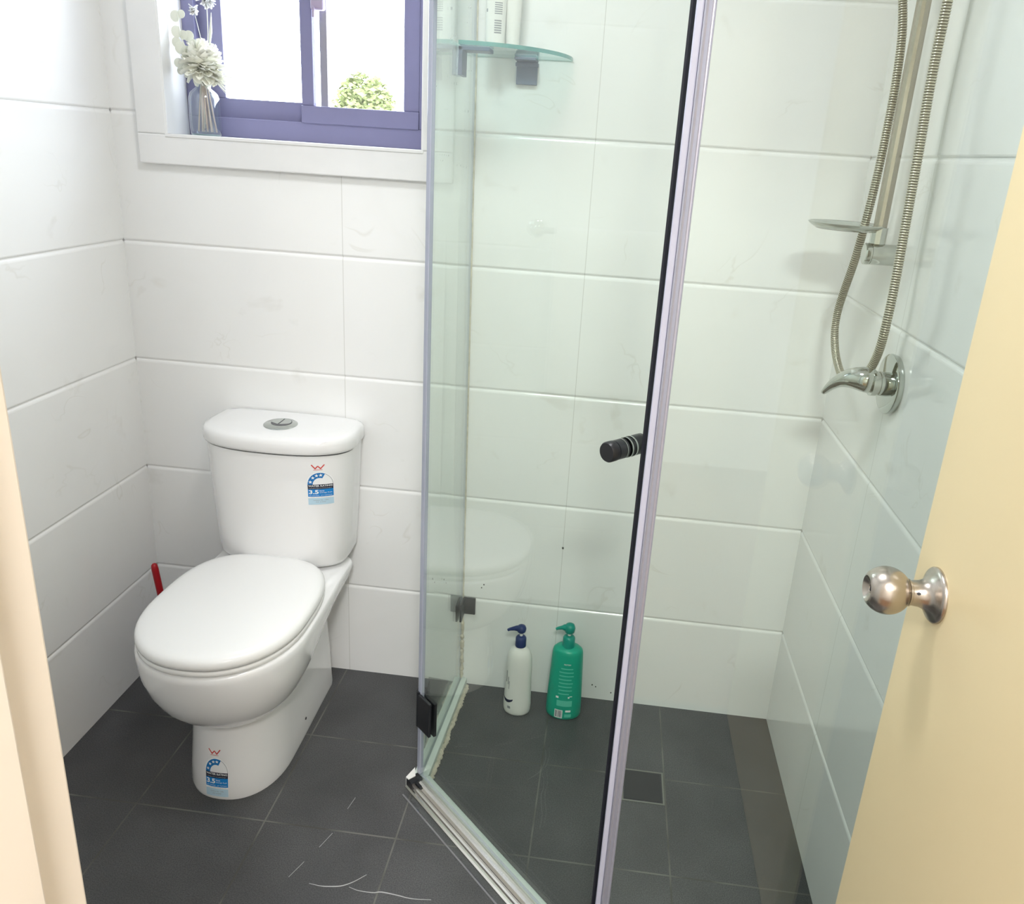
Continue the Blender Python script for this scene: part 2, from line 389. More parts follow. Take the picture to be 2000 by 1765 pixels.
box(bm, (.170, f1, 1.5235), (.232, f1+.02, OZ1-.085), .0015); box(bm, (.4365, f1, 1.5235), (.45, f1+.02, OZ1-.085), .0015)
obj('sash', bm, 'frame', win)
bm = BM(); g0 = F0+.002                                            # right sash, in front
box(bm, (.4303, g0-.006, 1.4775), (.7165, g0+.019, 1.517), .002); box(bm, (.4303, g0, OZ1-.08), (.7165, g0+.019, OZ1-.042), .002)
box(bm, (.4303, g0, 1.517), (.4605, g0+.019, OZ1-.08), .002); box(bm, (.6785, g0, 1.517), (.7165, g0+.019, OZ1-.08), .002)
obj('sash', bm, 'frame', win)
bm = BM(); box(bm, (.232, f1+.008, 1.5235), (.4365, f1+.012, OZ1-.085)); obj('pane', bm, 'clear', win)
bm = BM(); box(bm, (.4605, g0+.007, 1.517), (.6785, g0+.011, OZ1-.08)); obj('pane', bm, 'clear', win)
bm = BM(); box(bm, (.466, .118, 1.50), (.484, .130, OZ1-.06), .001)
obj('screen_edge', bm, pm('pale_screen_edge', (.16, .145, .155), .6), win)
bm = BM(); box(bm, (.4625, g0-.016, 1.722), (.494, g0+.002, 1.80), .005, 3); box(bm, (.468, g0-.020, 1.706), (.474, g0-.012, 1.73), .002)
obj('latch', bm, pm('mauve_latch', (.36, .30, .42), .4), win)

# ------------------------------------------------------------------ door
door = root('door_1', 'pale yellow painted door standing open at the right edge', 'door', (1.645, -1.25, .008), structure=True)
bm = BM(); box(bm, (1.628, -1.585, .008), (1.664, -.922, 2.035), .002); obj('door_leaf', bm, 'yellow', door)
bm = BM()
for z in (.25, 1.05, 1.80): lathe(bm, (1.668, -1.591, z-.045), (0, 0, 1), [(0, 0), (0, .0055), (.09, .0055), (.09, 0)], 14)
obj('hinge', bm, 'steel', door, True, angle=40)
ky, kz = -.990, .972
kn = BM()
lathe(kn, (1.628, ky, kz), (-1, 0, 0), [(0, 0), (0, .034), (.0025, .034), (.0045, .0325), (.006, .030), (.009, .0235), (.014, .0185), (.020, .0160), (.030, .0150), (.031, .0150), (.032, .0165), (.034, .0165), (.034, .0150)], 48)
# ball with a dished face
prof = [(.034, .0150)] + [(.058 + .0285*math.sin(a), .0290*math.cos(a)) for a in [math.radians(x) for x in range(-58, 52, 6)]] + [(.0805, .0172), (.0812, .0155), (.0790, .0130), (.0755, .0080), (.0750, .0060), (.0765, .0058), (.0768, .0048), (.0755, .0040), (.0755, 0)]
lathe(kn, (1.628, ky, kz), (-1, 0, 0), prof, 48)
knob = obj('door_knob', kn, 'steel', door, True, label='round brushed steel knob', angle=50)
bm = BM(); lathe(bm, (1.628-.026, ky-.0125, kz+.0062), (0, -.85, .5), [(0, 0), (0, .0018), (.0036, .0018), (.0036, 0)], 12)
obj('pin_hole', bm, 'gap', knob)
bm = BM(); box(bm, (1.628-.0772, ky-.0007, kz-.0032), (1.628-.0752, ky+.0007, kz+.0032)); obj('key_slot', bm, 'gap', knob)
bm = BM(); lathe(bm, (1.664, ky, kz), (1, 0, 0), [(0, 0), (0, .031), (.003, .030), (.009, .021), (.02, .015), (.034, .015)] + [(.056+.024*math.sin(a), .026*math.cos(a)) for a in [math.radians(x) for x in range(-55, 61, 10)]] + [(.077, 0)], 32)
obj('door_knob', bm, 'steel', door, True, angle=50)

# ------------------------------------------------------------------ toilet
TX = .420
def outline(yb, yf, hw, ywide, n=56, backr=.02, e=2.25, hwb=None, eb=None):
    """D-shaped ring: rounded back corners, nearly straight sides, rounded front. yb > ywide > yf"""
    hb = hw if hwb is None else hwb
    pts = []
    k = n//4
    for i in range(k):                       # right side front quarter: from tip to widest
        a = PI/2*i/k; pts.append((hw*math.sin(a)**(2/e), ywide - (ywide-yf)*math.cos(a)**(2/e)))
    for i in range(k):                       # right side to the back corner and to the middle of the back
        t = i/k
        if eb:
            a = PI/2*t; pts.append((hw*math.cos(a)**(2/eb), ywide + (yb-ywide)*math.sin(a)**(2/eb))); continue
        if t < .5:
            u = t/.5; pts.append((hw+(hb-hw)*u*u*(3-2*u), ywide + (yb-backr-ywide)*u))
        else:
            u = (t-.5)/.5; a = u*PI/2
            pts.append((hb-backr+backr*math.cos(a), yb-backr+backr*math.sin(a)))
    pts.append((0, yb))
    left = [(-x, y) for x, y in pts[1:-1]][::-1]
    return pts + left
def ring(o, z, dz=None): return [(TX+x, y, z) for x, y in o]
toilet = root('toilet', 'white ceramic toilet with closed lid standing below the window', 'toilet', (TX, -.3, 0))
bm = BM()
R = []
for z, yb, yf, hw, yw, hb in [(.0, -.045, -.510, .113, -.36, .108), (.012, -.045, -.5125, .1145, -.36, .109), (.06, -.045, -.508, .111, -.36, .106), (.12, -.045, -.503, .107, -.35, .104), (.20, -.045, -.498, .102, -.34, .098), (.27, -.045, -.49, .097, -.33, .094), (.33, -.045, -.47, .092, -.33, .090)]:
    R.append(ring(outline(yb, yf, hw, yw, backr=.03, hwb=hb), z))
loft(bm, R)
R = []
for z, yb, yf, hw, yw, hb in [(.180, -.30, -.42, .02, -.38, .02), (.184, -.27, -.470, .062, -.38, .05), (.196, -.235, -.502, .094, -.385, .068), (.215, -.19, -.530, .121, -.388, .084), (.240, -.15, -.555, .144, -.392, .100), (.262, -.115, -.5712, .1575, -.395, .120), (.298, -.080, -.5885, .1715, -.398, .138), (.330, -.064, -.5975, .179, -.40, .154), (.358, -.056, -.6025, .1825, -.40, .166), (.380, -.052, -.605, .1835, -.40, .1725), (.394, -.052, -.605, .1832, -.40, .1735), (.400, -.055, -.601, .180, -.40, .170)]:
    R.append(ring(outline(yb, yf, hw, yw, backr=.03 if z > .2 else .01, hwb=hb), z))
loft(bm, R)
box(bm, (TX-.115, -.05, .26), (TX+.115, -.001, .40), .01)
pan = obj('pan', bm, 'ceramic', toilet, True, angle=62)
bm = BM(); lathe(bm, (TX+.1115, -.27, .045), (1, 0, 0), [(0, 0), (0, .0035), (.0012, .0035), (.0012, 0)], 12); obj('fixing_hole', bm, 'gap', pan)
# seat and lid
SEAT = outline(-.157, -.606, .1785, -.400, e=2.2, eb=3.0)
def seat_ring(s, z, dy=0): return [(TX+x*s, -.383+(y+.383)*s, z) for x, y in SEAT]
bm = BM(); loft(bm, [seat_ring(.985, .4015), seat_ring(1.0, .4055), seat_ring(1.0, .4125), seat_ring(.992, .4150)]); obj('seat', bm, 'seat', toilet, True, angle=50)
bm = BM(); loft(bm, [seat_ring(.95, .4140), seat_ring(.95, .4185)]); obj('seat_gap', bm, 'gap', toilet)
bm = BM(); loft(bm, [seat_ring(.990, .4175), seat_ring(1.004, .4200), seat_ring(1.008, .4260), seat_ring(1.002, .4330), seat_ring(.985, .4385), seat_ring(.955, .4420), seat_ring(.90, .4445), seat_ring(.80, .4465, -.01), seat_ring(.6, .4485, -.03), seat_ring(.35, .4495, -.05), seat_ring(.1, .450, -.1)])
obj('seat_lid', bm, 'seat', toilet, True)
for sx in (-1, 1):
    bm = BM(); box(bm, (TX+sx*.075-.02, -.168, .400), (TX+sx*.075+.02, -.142, .420), .005, 3); obj('lid_hinge', bm, 'seat', toilet, True, angle=50)
# cistern
def cis(z, hw, yf, yw=-.085, e=2.45): return ring(outline(-.004, yf, hw, yw, backr=.018, e=e, hwb=hw*.985), z)
bm = BM(); loft(bm, [cis(.408, .120, -.120), cis(.409, .150, -.150), cis(.413, .163, -.162), cis(.425, .1695, -.168), cis(.47, .1730, -.1715), cis(.56, .1785, -.1755), cis(.65, .183, -.179), cis(.722, .186, -.181)])
cistern = obj('cistern', bm, 'ceramic', toilet, True, angle=60)
bm = BM(); loft(bm, [cis(.722, .184, -.176), cis(.7275, .184, -.176)]); obj('cistern_gap', bm, 'gap', toilet)
bm = BM(); loft(bm, [cis(.7265, .187, -.181), cis(.7275, .1915, -.186), cis(.7340, .1935, -.1885), cis(.750, .1935, -.1885), cis(.7590, .1915, -.186), cis(.7645, .186, -.180), cis(.7675, .175, -.168), cis(.7690, .15, -.148), cis(.770, .08, -.12)])
obj('cistern_lid', bm, 'ceramic', toilet, True, angle=60)
bm = BM(); bc = (TX+.004, -.098)
lathe(bm, (bc[0], bc[1], .7690), (0, 0, 1), [(0, 0), (0, .041), (.0020, .041), (.0040, .0385), (.0048, 0)], 48)
fb = obj('flush_button', bm, 'chrome', toilet, True, label='round chrome dual flush button', angle=40)
bm = BM()
arc = lambda a0, a1, r, n=14, cx=0, cy=.006: [(cx+r*math.cos(a0+(a1-a0)*i/n), cy+r*math.sin(a0+(a1-a0)*i/n)) for i in range(n+1)]
for pts in ([(-.003, -.012)] + arc(PI*.5+.1, PI+.35, .0235) , [(.001, -.012)] + arc(-.35, PI*.5-.02, .0235)):
    prism(bm, [(bc[0]+x, bc[1]+y) for x, y in pts], .7736, .7752)
obj('button_half', bm, 'chrome', fb)
bm = BM(); prism(bm, [(bc[0]+x, bc[1]+y) for x, y in arc(0, 2*PI*.97, .0252, 30)], .7735, .7742); obj('button_gap', bm, pm('grey_gap', (.12, .12, .13), .5), fb)

# decals: flat shapes dropped on to a surface
def bvh_of(o):
    off = world_loc(o); me = o.data
    return BVHTree.FromPolygons([v.co+off for v in me.vertices], [list(p.vertices) for p in me.polygons])
def text_polys(s, size, bold=0):
    cu = bpy.data.curves.new('t', 'FONT'); cu.body = s; cu.size = size; cu.align_x = 'LEFT'; cu.offset = bold; cu.resolution_u = 3
    to = bpy.data.objects.new('t', cu); me = bpy.data.meshes.new_from_object(to)
    vs = [(v.co.x, v.co.y) for v in me.vertices]; fs = [list(p.vertices) for p in me.polygons]
    bpy.data.objects.remove(to); bpy.data.curves.remove(cu); bpy.data.meshes.remove(me)
    return vs, fs
def fit_text(s, x0, x1, y0, h, bold=0):
    vs, fs = text_polys(s, 1, bold); X0 = min(v[0] for v in vs); X1 = max(v[0] for v in vs); Y1 = max(v[1] for v in vs); Y0 = min(v[1] for v in vs)
    return [(x0+(v[0]-X0)/(X1-X0)*(x1-x0), y0+(v[1]-Y0)/(Y1-Y0)*h) for v in vs], fs
def grid(x0, x1, y0, y1, nx=8, ny=2):
    vs = [(x0+(x1-x0)*i/nx, y0+(y1-y0)*j/ny) for j in range(ny+1) for i in range(nx+1)]
    return vs, [[j*(nx+1)+i, j*(nx+1)+i+1, (j+1)*(nx+1)+i+1, (j+1)*(nx+1)+i] for j in range(ny) for i in range(nx)]
def strip(pa, pb):
    vs = list(pa)+list(pb); n = len(pa)
    return vs, [[i, i+1, n+i+1, n+i] for i in range(n-1)]
def star(cx, cy, r):
    pts = [(cx+(r if i % 2 == 0 else r*.42)*math.sin(i*PI/5), cy+(r if i % 2 == 0 else r*.42)*math.cos(i*PI/5)) for i in range(10)]
    return [(cx, cy)]+pts, [[0, i+1, (i+1) % 10+1] for i in range(10)]
def decal(name, shapes, bvh, parent, mat, h, ox, oz, d=(0, 1, 0), y0=-1.0, label=None, side=(1, 0, 0), thick=0):
    """shapes in metres, placed at ox + u*side, z = oz + v, thrown along d on to the bvh"""
    bm = BM(); d = Vector(d).normalized(); side = Vector(side)
    for vs, fs in shapes:
        vv = []
        for u, v in vs:
            org = Vector((ox, 0, oz+v)) + side*u - d*(0 if False else 1.0) + Vector((0, y0*0, 0))
            hit = bvh.ray_cast(org, d)
            p = hit[0] if hit[0] else org + d*.5
            n = hit[1] if hit[1] else -d
            if n.dot(d) > 0: n = -n
            vv.append(bm.verts.new(p + (-d*.6+n*.4).normalized()*h))
        for f in fs:
            try: bm.faces.new([vv[i] for i in f])
            except ValueError: pass
    return obj(name, bm, mat, parent, label=label)
def water_sticker(bvh, ox, oz, w, hh, parent, label):
    """ox, oz: lower left corner of the pale bottom panel"""
    X = lambda t: t*w; Y = lambda t: t*hh
    r = .5
    base = [grid(X(-.01), X(1.01), Y(-.01), Y(.70), 10, 8)]
    arcn = 24
    oa = [(X(.5-.52*math.cos(PI*i/arcn)), Y(.70)+math.sin(PI*i/arcn)*Y(.31)) for i in range(arcn+1)]
    base.append(strip(oa, [(p[0], Y(.70)) for p in oa]))
    st = decal('water_rating_sticker', base, bvh, parent, 'st_white', .0004, ox, oz, label=label)
    decal('sticker_panel', [grid(0, X(1), 0, Y(.205), 8, 2)], bvh, st, 'st_pale', .0007, ox, oz)
    decal('sticker_panel', [grid(0, X(1), Y(.25), Y(.48), 8, 2)], bvh, st, 'st_blue', .0007, ox, oz)
    decal('sticker_band', [grid(0, X(1), Y(.48), Y(.625), 8, 2)], bvh, st, 'st_black', .0007, ox, oz)
    a0, a1 = 0.0, PI*.64; n = 20
    o = [(X(.5-.5*math.cos(a0+(a1-a0)*i/n)), Y(.625)+math.sin(a0+(a1-a0)*i/n)*Y(.355)) for i in range(n+1)]
    q = [(X(.5-.29*math.cos(a0+(a1-a0-.08)*i/n)), Y(.625)+math.sin(a0+(a1-a0-.08)*i/n)*Y(.20)) for i in range(n+1)]
    decal('star_arch', [strip(o, q)], bvh, st, 'st_deep', .0007, ox, oz)
    o = [(X(.5-.5*math.cos(a)), Y(.625)+math.sin(a)*Y(.355)) for a in [PI*.64+PI*.36*i/12 for i in range(13)]]
    q = [(X(.5-.485*math.cos(a)), Y(.625)+math.sin(a)*Y(.343)) for a in [PI*.64+PI*.36*i/12 for i in range(13)]]
    decal('arch_outline', [strip(o, q)], bvh, st, 'print_grey', .0007, ox, oz)
    ss = []
    for a in (.26, .80, 1.25, 1.68): ss.append(star(X(.5-.395*math.cos(a)), Y(.635)+math.sin(a)*Y(.275), X(.085)))
    decal('stars', ss, bvh, st, 'print_white', .0011, ox, oz)
    decal('lettering', [fit_text('WATER RATING', X(.03), X(.97), Y(.555), Y(.055), .02), fit_text('A joint government and industry program', X(.04), X(.95), Y(.500), Y(.026)),
          fit_text('3.5', X(.04), X(.44), Y(.335), Y(.125), .03), fit_text('litres', X(.48), X(.66), Y(.405), Y(.045)), fit_text('average flush', X(.48), X(.95), Y(.345), Y(.045)),
          fit_text('per full flush   per half flush', X(.05), X(.95), Y(.275), Y(.030))], bvh, st, 'print_white', .0011, ox, oz)
    decal('lettering', [fit_text('www.waterrating.gov.au', X(.10), X(.92), Y(.220), Y(.018)), fit_text('Licence No. 1396', X(.22), X(.80), Y(.125), Y(.032)), fit_text('AS 6400', X(.30), X(.70), Y(.070), Y(.024))], bvh, st, 'print_grey', .0011, ox, oz)
    # red W mark above
    def seg(a, b, t):
        a = Vector(a); b = Vector(b); d = (b-a).normalized(); nn = Vector((-d.y, d.x))*t/2
        return strip([tuple(a+nn), tuple(b+nn)], [tuple(a-nn), tuple(b-nn)])
    cx, by, s = X(.44), Y(1.10), w*.26
    wz = [seg((cx-s, by+Y(.125)), (cx-s*.38, by), w*.045), seg((cx-s*.45, by), (cx, by+Y(.085)), w*.045), seg((cx, by+Y(.085)), (cx+s*.45, by), w*.045), seg((cx+s*.38, by), (cx+s, by+Y(.125)), w*.045), seg((cx-s*.7, by-Y(.03)), (cx+s*.7, by-Y(.03)), w*.02)]
    decal('watermark_letter', wz, bvh, st, 'st_red', .0006, ox, oz)
    return st
water_sticker(bvh_of(cistern), .517, .5945, .0555, .087, cistern, 'blue and white water rating sticker with four stars')
water_sticker(bvh_of(pan), .391, .010, .052, .100, pan, 'blue and white water rating sticker low on the pedestal')

# ------------------------------------------------------------------ toilet brush
tb = root('toilet_brush', 'red handled toilet brush in the corner behind the toilet', 'toilet brush', (.125, -.165, 0))
bm = BM(); lathe(bm, (.135, -.170, 0), (0, 0, 1), [(0, 0), (0, .042), (.004, .045), (.10, .040), (.105, .038), (.105, .034), (.02, .036), (.02, 0)], 28); obj('holder', bm, 'white_plastic', tb, True, angle=40)
h0, h1 = Vector((.135, -.17, .08)), Vector((.090, -.155, .374))
bm = BM(); dd = h1-h0; tube(bm, [h0, h0+dd*.3, h0+dd*.6, h0+dd*.95, h0+dd*.985, h1], [.006, .007, .0085, .0088, .0075, .004], 16); obj('handle', bm, 'red', tb, True, label='red plastic handle')
bm = BM(); lathe(bm, (.135, -.170, .025), (0, 0, 1), [(0, 0), (0, .022), (.01, .03), (.05, .03), (.06, .01), (.06, 0)], 20); obj('bristles', bm, 'white_plastic', tb)

# ------------------------------------------------------------------ shower screen
PX = .857; PY = -.388; QX, QY = 1.281, -.791; HT = 1.93; PB = .878   # PB: foot of the side panel at the back wall; it leans slightly
dg = Vector((QX-PX, QY-PY, 0)).normalized(); nr = Vector((dg.y, -dg.x, 0))   # along the door, out of the shower
def glass_box(bm, a, b, th, z0, z1):
    """pane from a to b (xy), thickness th; slot 0 faces, slot 1 edges"""
    a = Vector((*a, 0)); b = Vector((*b, 0)); d = (b-a).normalized(); n = Vector((-d.y, d.x, 0))*th/2
    P = [a-n, b-n, b+n, a+n]
    lo = [bm.verts.new((p.x, p.y, z0)) for p in P]; hi = [bm.verts.new((p.x, p.y, z1)) for p in P]
    for i in range(4):
        f = bm.faces.new((lo[i], lo[(i+1) % 4], hi[(i+1) % 4], hi[i])); f.material_index = i % 2
    f = bm.faces.new(lo[::-1]); f.material_index = 1; f = bm.faces.new(hi); f.material_index = 1
def obox(bm, org, d, n, u0, u1, v0, v1, z0, z1, bev=0, mat=0):
    """box in a frame: u along d, v along n, from org"""
    mt = Matrix.Identity(4)
    for j in range(3): mt[j][0] = d[j]; mt[j][1] = n[j]
    mt[2][2] = 1; mt.translation = Vector((org[0], org[1], 0))
    box(bm, (u0, v0, z0), (u1, v1, z1), bev, 2, mat, mt)

lp = root('shower_screen', 'narrow fixed glass shower panel beside the toilet, in a stained channel', 'shower screen', (PX, -.19, 0))
def lean(o_bm, k=.0098):
    for v in o_bm.verts:
        f = min(1, max(0, 1+v.co.y/.388)); v.co.x -= k*v.co.z*f
    return o_bm
sl = Vector((PX-PB, PY, 0)).normalized(); sn = Vector((-sl.y, sl.x, 0))    # along the panel towards the door, into the shower
if sn.x < 0: sn = -sn
BKP = (PB, 0)
bm = BM(); glass_box(bm, (PB, -.004), (PX, PY+.014), .006, .012, HT); obj('glass_panel', lean(bm), ['glass', 'edge_post'], lp)
bm = BM(); LL = .386
obox(bm, BKP, sl, sn, .002, LL+.004, -.016, -.0045, 0, .020, .001); obox(bm, BKP, sl, sn, .002, LL, .0045, .020, 0, .022, .002); obox(bm, BKP, sl, sn, .002, LL+.003, -.0045, .0045, 0, .008)
obj('floor_channel', bm, 'pale_channel', lp)
bm = BM(); rs = random.Random(3)
pp = []
for i in range(90):
    pp.append(Vector(BKP+(0,)) + sl*(.012+.0041*i) + sn*(.023+rs.uniform(-.0015, .0022)+.0015*math.sin(i*.37)) + Vector((0, 0, .001)))
tube(bm, pp, [.0055+rs.uniform(-.0018, .0022) for _ in pp], 8)
pp = [Vector((PB+.004-.0098*z+rs.uniform(-.0008, .0008), -.003, z)) for z in [.02+.006*i for i in range(32)]] + [Vector((PB+.004-.0098*z, -.003, z)) for z in [.22+.05*i for i in range(34)]]
tube(bm, pp, [(.0035+rs.uniform(-.0015, .0028)) if i < 32 else .0016 for i in range(len(pp))], 8)
obj('silicone_bead', bm, 'silicone', lp, label='stained cream silicone')
bm = BM(); q_ = PB-.0025
box(bm, (q_+.004, -.006, .231), (q_+.038, -.0005, .281), .001); box(bm, (q_+.0035, -.050, .231), (q_+.0085, -.004, .281), .001); box(bm, (q_-.0085, -.050, .231), (q_-.0035, -.004, .281), .001)
obj('wall_clamp', bm, 'black', lp, label='black metal wall clamp')

dr = root('shower_door', 'frameless glass shower door set diagonally with a black knob', 'shower door', ((PX+QX)/2, (PY+QY)/2, .03))
D = Vector((PX, PY, 0))
p0 = D + dg*.004; p1 = Vector((QX, QY, 0)) - dg*.0105
bm = BM(); glass_box(bm, p0.xy, p1.xy, .006, .034, HT); obj('glass_panel', bm, ['glass', 'edge_post'], dr)
bm = BM(); obox(bm, p0, dg, nr, -.0085, .004, -.005, .005, .034, HT, .0015); obj('hinge_side_seal', bm, 'seal_blue', dr, label='clear plastic seal with the window reflection tinted in')
bm = BM(); obox(bm, p1, dg, nr, .0005, .0050, -.0045, .0050, .034, HT, .0008); obj('magnetic_seal', bm, 'rubber', dr, label='black magnetic edge seal')
bm = BM(); L_ = (p1-p0).length; obox(bm, p0, dg, nr, .002, L_-.002, -.0045, .0045, .026, .046, .001); obox(bm, p0, dg, nr, .002, L_-.002, .0045, .012, .024, .030, .001); obj('bottom_seal', bm, 'clear', dr)
hg = BM()
obox(hg, D, dg, nr, .004, .050, .0035, .0105, .172, .262, .0015); obox(hg, D, dg, nr, .006, .050, -.0115, -.0035, .167, .257, .0015)
hin = obj('door_hinge', hg, 'black', dr, label='black glass hinge')
bm = BM(); box(bm, (PX-.0115, PY+.008, .180), (PX-.0035, PY+.046, .262), .0015); box(bm, (PX+.0035, PY+.018, .180), (PX+.0105, PY+.046, .262), .0015); lathe(bm, (PX-.003, PY+.000, .170), (0, 0, 1), [(0, 0), (0, .0075), (.095, .0075), (.095, 0)], 14)
obj('hinge_leaf', bm, 'black', hin)
hg = BM(); obox(hg, D, dg, nr, .004, .050, .0035, .0105, 1.70, 1.79, .0015); obox(hg, D, dg, nr, .006, .050, -.0115, -.0035, 1.70, 1.79, .0015); obj('door_hinge', hg, 'black', dr)
kc = Vector((QX, QY, 1.038)) - dg*.046
bm = BM()
lathe(bm, kc, nr, [(.0035, 0), (.0035, .0150), (.007, .0150), (.007, .0132), (.009, .0132), (.009, .0150), (.0225, .0150), (.0225, .0135), (.0245, .0135), (.0245, .0155), (.036, .0155), (.0385, .0140), (.0388, 0)], 36)
lathe(bm, kc, -nr, [(.0035, 0), (.0035, .0150), (.009, .0150), (.009, .0140), (.011, .0140), (.011, .0155), (.036, .0155), (.038, .014), (.038, 0)], 36)
kb = obj('door_knob', bm, 'black', dr, True, label='black double sided knob', angle=35)
bm = BM(); lathe(bm, kc, nr, [(.0072, .0100), (.0072, .0152), (.0084, .0152), (.0084, .01)], 36, caps=False); lathe(bm, kc, -nr, [(.0012, .010), (.0012, .0158), (.0036, .0158), (.0036, .010)], 36, caps=False); lathe(bm, kc, nr, [(-.0135, .0100), (-.0135, .0160), (-.0105, .0160), (-.0105, .01)], 36, caps=False)
obj('washer', bm, 'chrome', kb, True, angle=35)

th = root('shower_threshold', 'ridged aluminium threshold strip under the diagonal shower door', 'threshold', ((PX+QX)/2, (PY+QY)/2, 0))
TL = (Vector((QX, QY, 0))-D).length
bm = BM()
def extr(bm, prof, u0, u1, mat=0):
    """extrude a (v, z) profile along the door line; v is outwards"""
    loft(bm, [[D + dg*u + nr*v + Vector((0, 0, z)) for v, z in prof] for u in (u0, u1)], mat=mat)
extr(bm, [(.034, 0), (.034, .004), (.030, .006), (.026, .006), (.024, .010), (.020, .0115), (.018, .010), (.016, .014), (.012, .019), (.006, .021), (0, .020), (-.004, .018), (-.004, 0)], -.010, TL+.02)
obj('threshold_profile', bm, 'alu_bright', th)
bm = BM(); extr(bm, [(-.004, 0), (-.004, .022), (-.006, .023), (-.020, .021), (-.0215, .019), (-.0215, 0)], .012, TL); obj('inner_channel', bm, 'pale_channel', th, label='pale inner channel')
bm = BM(); extr(bm, [(.050, 0), (.050, .0022), (.047, .003), (.044, .0022), (.040, .0018), (.034, .002), (.034, 0)], .010, TL+.02); obj('outer_strip', bm, 'clear', th, label='clear outer strip')
bm = BM(); extr(bm, [(.0515, 0), (.0515, .0012), (.0485, .0020), (.0475, .0)], .006, TL+.02); obj('strip_lip', bm, pm('strip_lip_plastic', (.18, .18, .19), .3), th)
bm = BM(); obox(bm, D, dg, nr, -.012, .012, -.002, .030, 0, .024, .002); obox(bm, D, dg, nr, .002, .030, .012, .019, .014, .022, .001); obj('corner_piece', bm, 'black', th, label='black corner piece')
bm = BM(); prism(bm, [(PX-.0165, PY+.022), (PX-.030, PY-.012), (PX-.022, PY-.018), (PX-.009, PY-.004)], 0, .026); obj('corner_cap', bm, 'white_plastic', th, label='white plastic corner cap')

rp = root('shower_screen', 'fixed glass shower panel meeting the right wall, with a tall aluminium edge post', 'shower screen', (1.5, QY, 0))
bm = BM(); glass_box(bm, (QX+.012, QY-.006), (W-.003, QY-.006), .006, .012, HT); obj('glass_panel', bm, ['glass', 'edge'], rp)
bm = BM(); obox(bm, (QX, QY), (1, 0, 0), (0, -1, 0), -.0035, .0060, .001, .011, .02, HT, .002)
obj('edge_seal', bm, 'seal_white', rp, label='pale plastic edge seal')
bm = BM()
pr = [(.0062, -.004), (.0062, .0125), (.0082, .0138), (.0098, .0122), (.0112, .0112), (.0132, .0122), (.0150, .0130), (.0168, .0112), (.0184, .0112), (.0198, .0122), (.0206, .0110), (.0206, .001), (.0190, -.002)]
loft(bm, [[(QX+u, QY-v, z) for u, v in pr] for z in (0, HT)]); obj('edge_post', bm, 'alu', rp, label='ridged aluminium edge post')
bm = BM(); box(bm, (QX+.012, QY-.020, 0), (W-.001, QY+.004, .016), .002); obj('floor_channel', bm, 'alu', rp)
bm = BM(); box(bm, (W-.018, QY-.018, .016), (W-.001, QY+.002, HT), .002); obj('wall_channel', bm, 'alu', rp)

# water drops and specks on the panel and walls
bm = BM(); rs = random.Random(11)
for _ in range(26):
    t = rs.uniform(.05, .37); zz = rs.uniform(1.38, 1.80); f_ = 1-t/.388; sphere(bm, (PX+(PB-PX-.0098*zz)*f_+.0035, -t, zz), rs.uniform(.0010, .0019), (.5, 1, 1.2), 8)
obj('water_drop', bm, 'drop', lp, kind='stuff')

# ------------------------------------------------------------------ corner shelf with two containers
SZ = 1.636
sh = root('glass_shelf', 'quarter-round clear glass corner shelf in the shower', 'shelf', (.95, -.1, SZ))
bm = BM(); pts = [(.8665, -.002)] + [(.8665+.211*math.sin(a), -.002-.205*math.cos(a)) for a in [PI/2*i/28 for i in range(29)]]
lo = [bm.verts.new((x, y, SZ)) for x, y in pts]; hi = [bm.verts.new((x, y, SZ+.0075)) for x, y in pts]; n = len(pts)
bm.faces.new(lo[::-1]); bm.faces.new(hi)
for i in range(n): f = bm.faces.new((lo[i], lo[(i+1) % n], hi[(i+1) % n], hi[i])); f.material_index = 1
obj('glass_pane', bm, ['shelf_glass', 'edge'], sh)
bm = BM(); box(bm, (.956, -.010, SZ-.052), (1.002, -.0005, SZ-.001), .001); box(bm, (.956, -.050, SZ-.006), (1.002, -.0005, SZ-.0005), .001); box(bm, (.954, -.014, SZ-.016), (1.004, -.0005, SZ-.008), .001); obj('bracket', bm, 'bracket', sh)
bm = BM(); box(bm, (.8625, -.188, SZ-.054), (.871, -.138, SZ-.001), .001); box(bm, (.8625, -.188, SZ-.008), (.925, -.138, SZ-.0005), .001); obj('bracket', bm, 'bracket', sh)
z1 = SZ+.0077
def container(name, label, cx, cy, rx0, ry0, rx1, ry1, h, colm):
    r = root(name, label, 'bottle', (cx, cy, z1), None)
    bm = BM(); rings = []
    for k in range(13):
        t = k/12; rx = rx0+(rx1-rx0)*t; ry = ry0+(ry1-ry0)*t
        if k == 0: rx *= .9; ry *= .9
        rings.append([(cx+rx*math.cos(2*PI*i/28), cy+ry*math.sin(2*PI*i/28), z1+(.0 if k == 0 else .003+(h-.003)*(k-1)/11)) for i in range(28)])
    loft(bm, rings); b = obj('body', bm, colm, r, True, angle=50)
    return r, b
r1, b1 = container('shampoo_tube', 'white bottle with grey printed text, left one on the glass shelf', .916, -.070, .020, .016, .023, .018, .16, 'white_plastic')
bm = BM(); lathe(bm, (.916, -.07, z1+.16), (0, 0, 1), [(0, 0), (0, .015), (.022, .015), (.024, .013), (.024, 0)], 24); obj('cap', bm, 'white_plastic', r1, True, angle=40)
bv = bvh_of(b1)
decal('printed_text', [grid(.0, .014, .030+.0045*i, .0325+.0045*i, 3, 1) for i in range(6)] + [grid(.0, .015, .066+.004*i, .068+.004*i, 3, 1) for i in range(6)] + [grid(-.018, -.015, .070, .076, 1, 1)], bv, r1, 'print_grey', .0004, .916, z1)
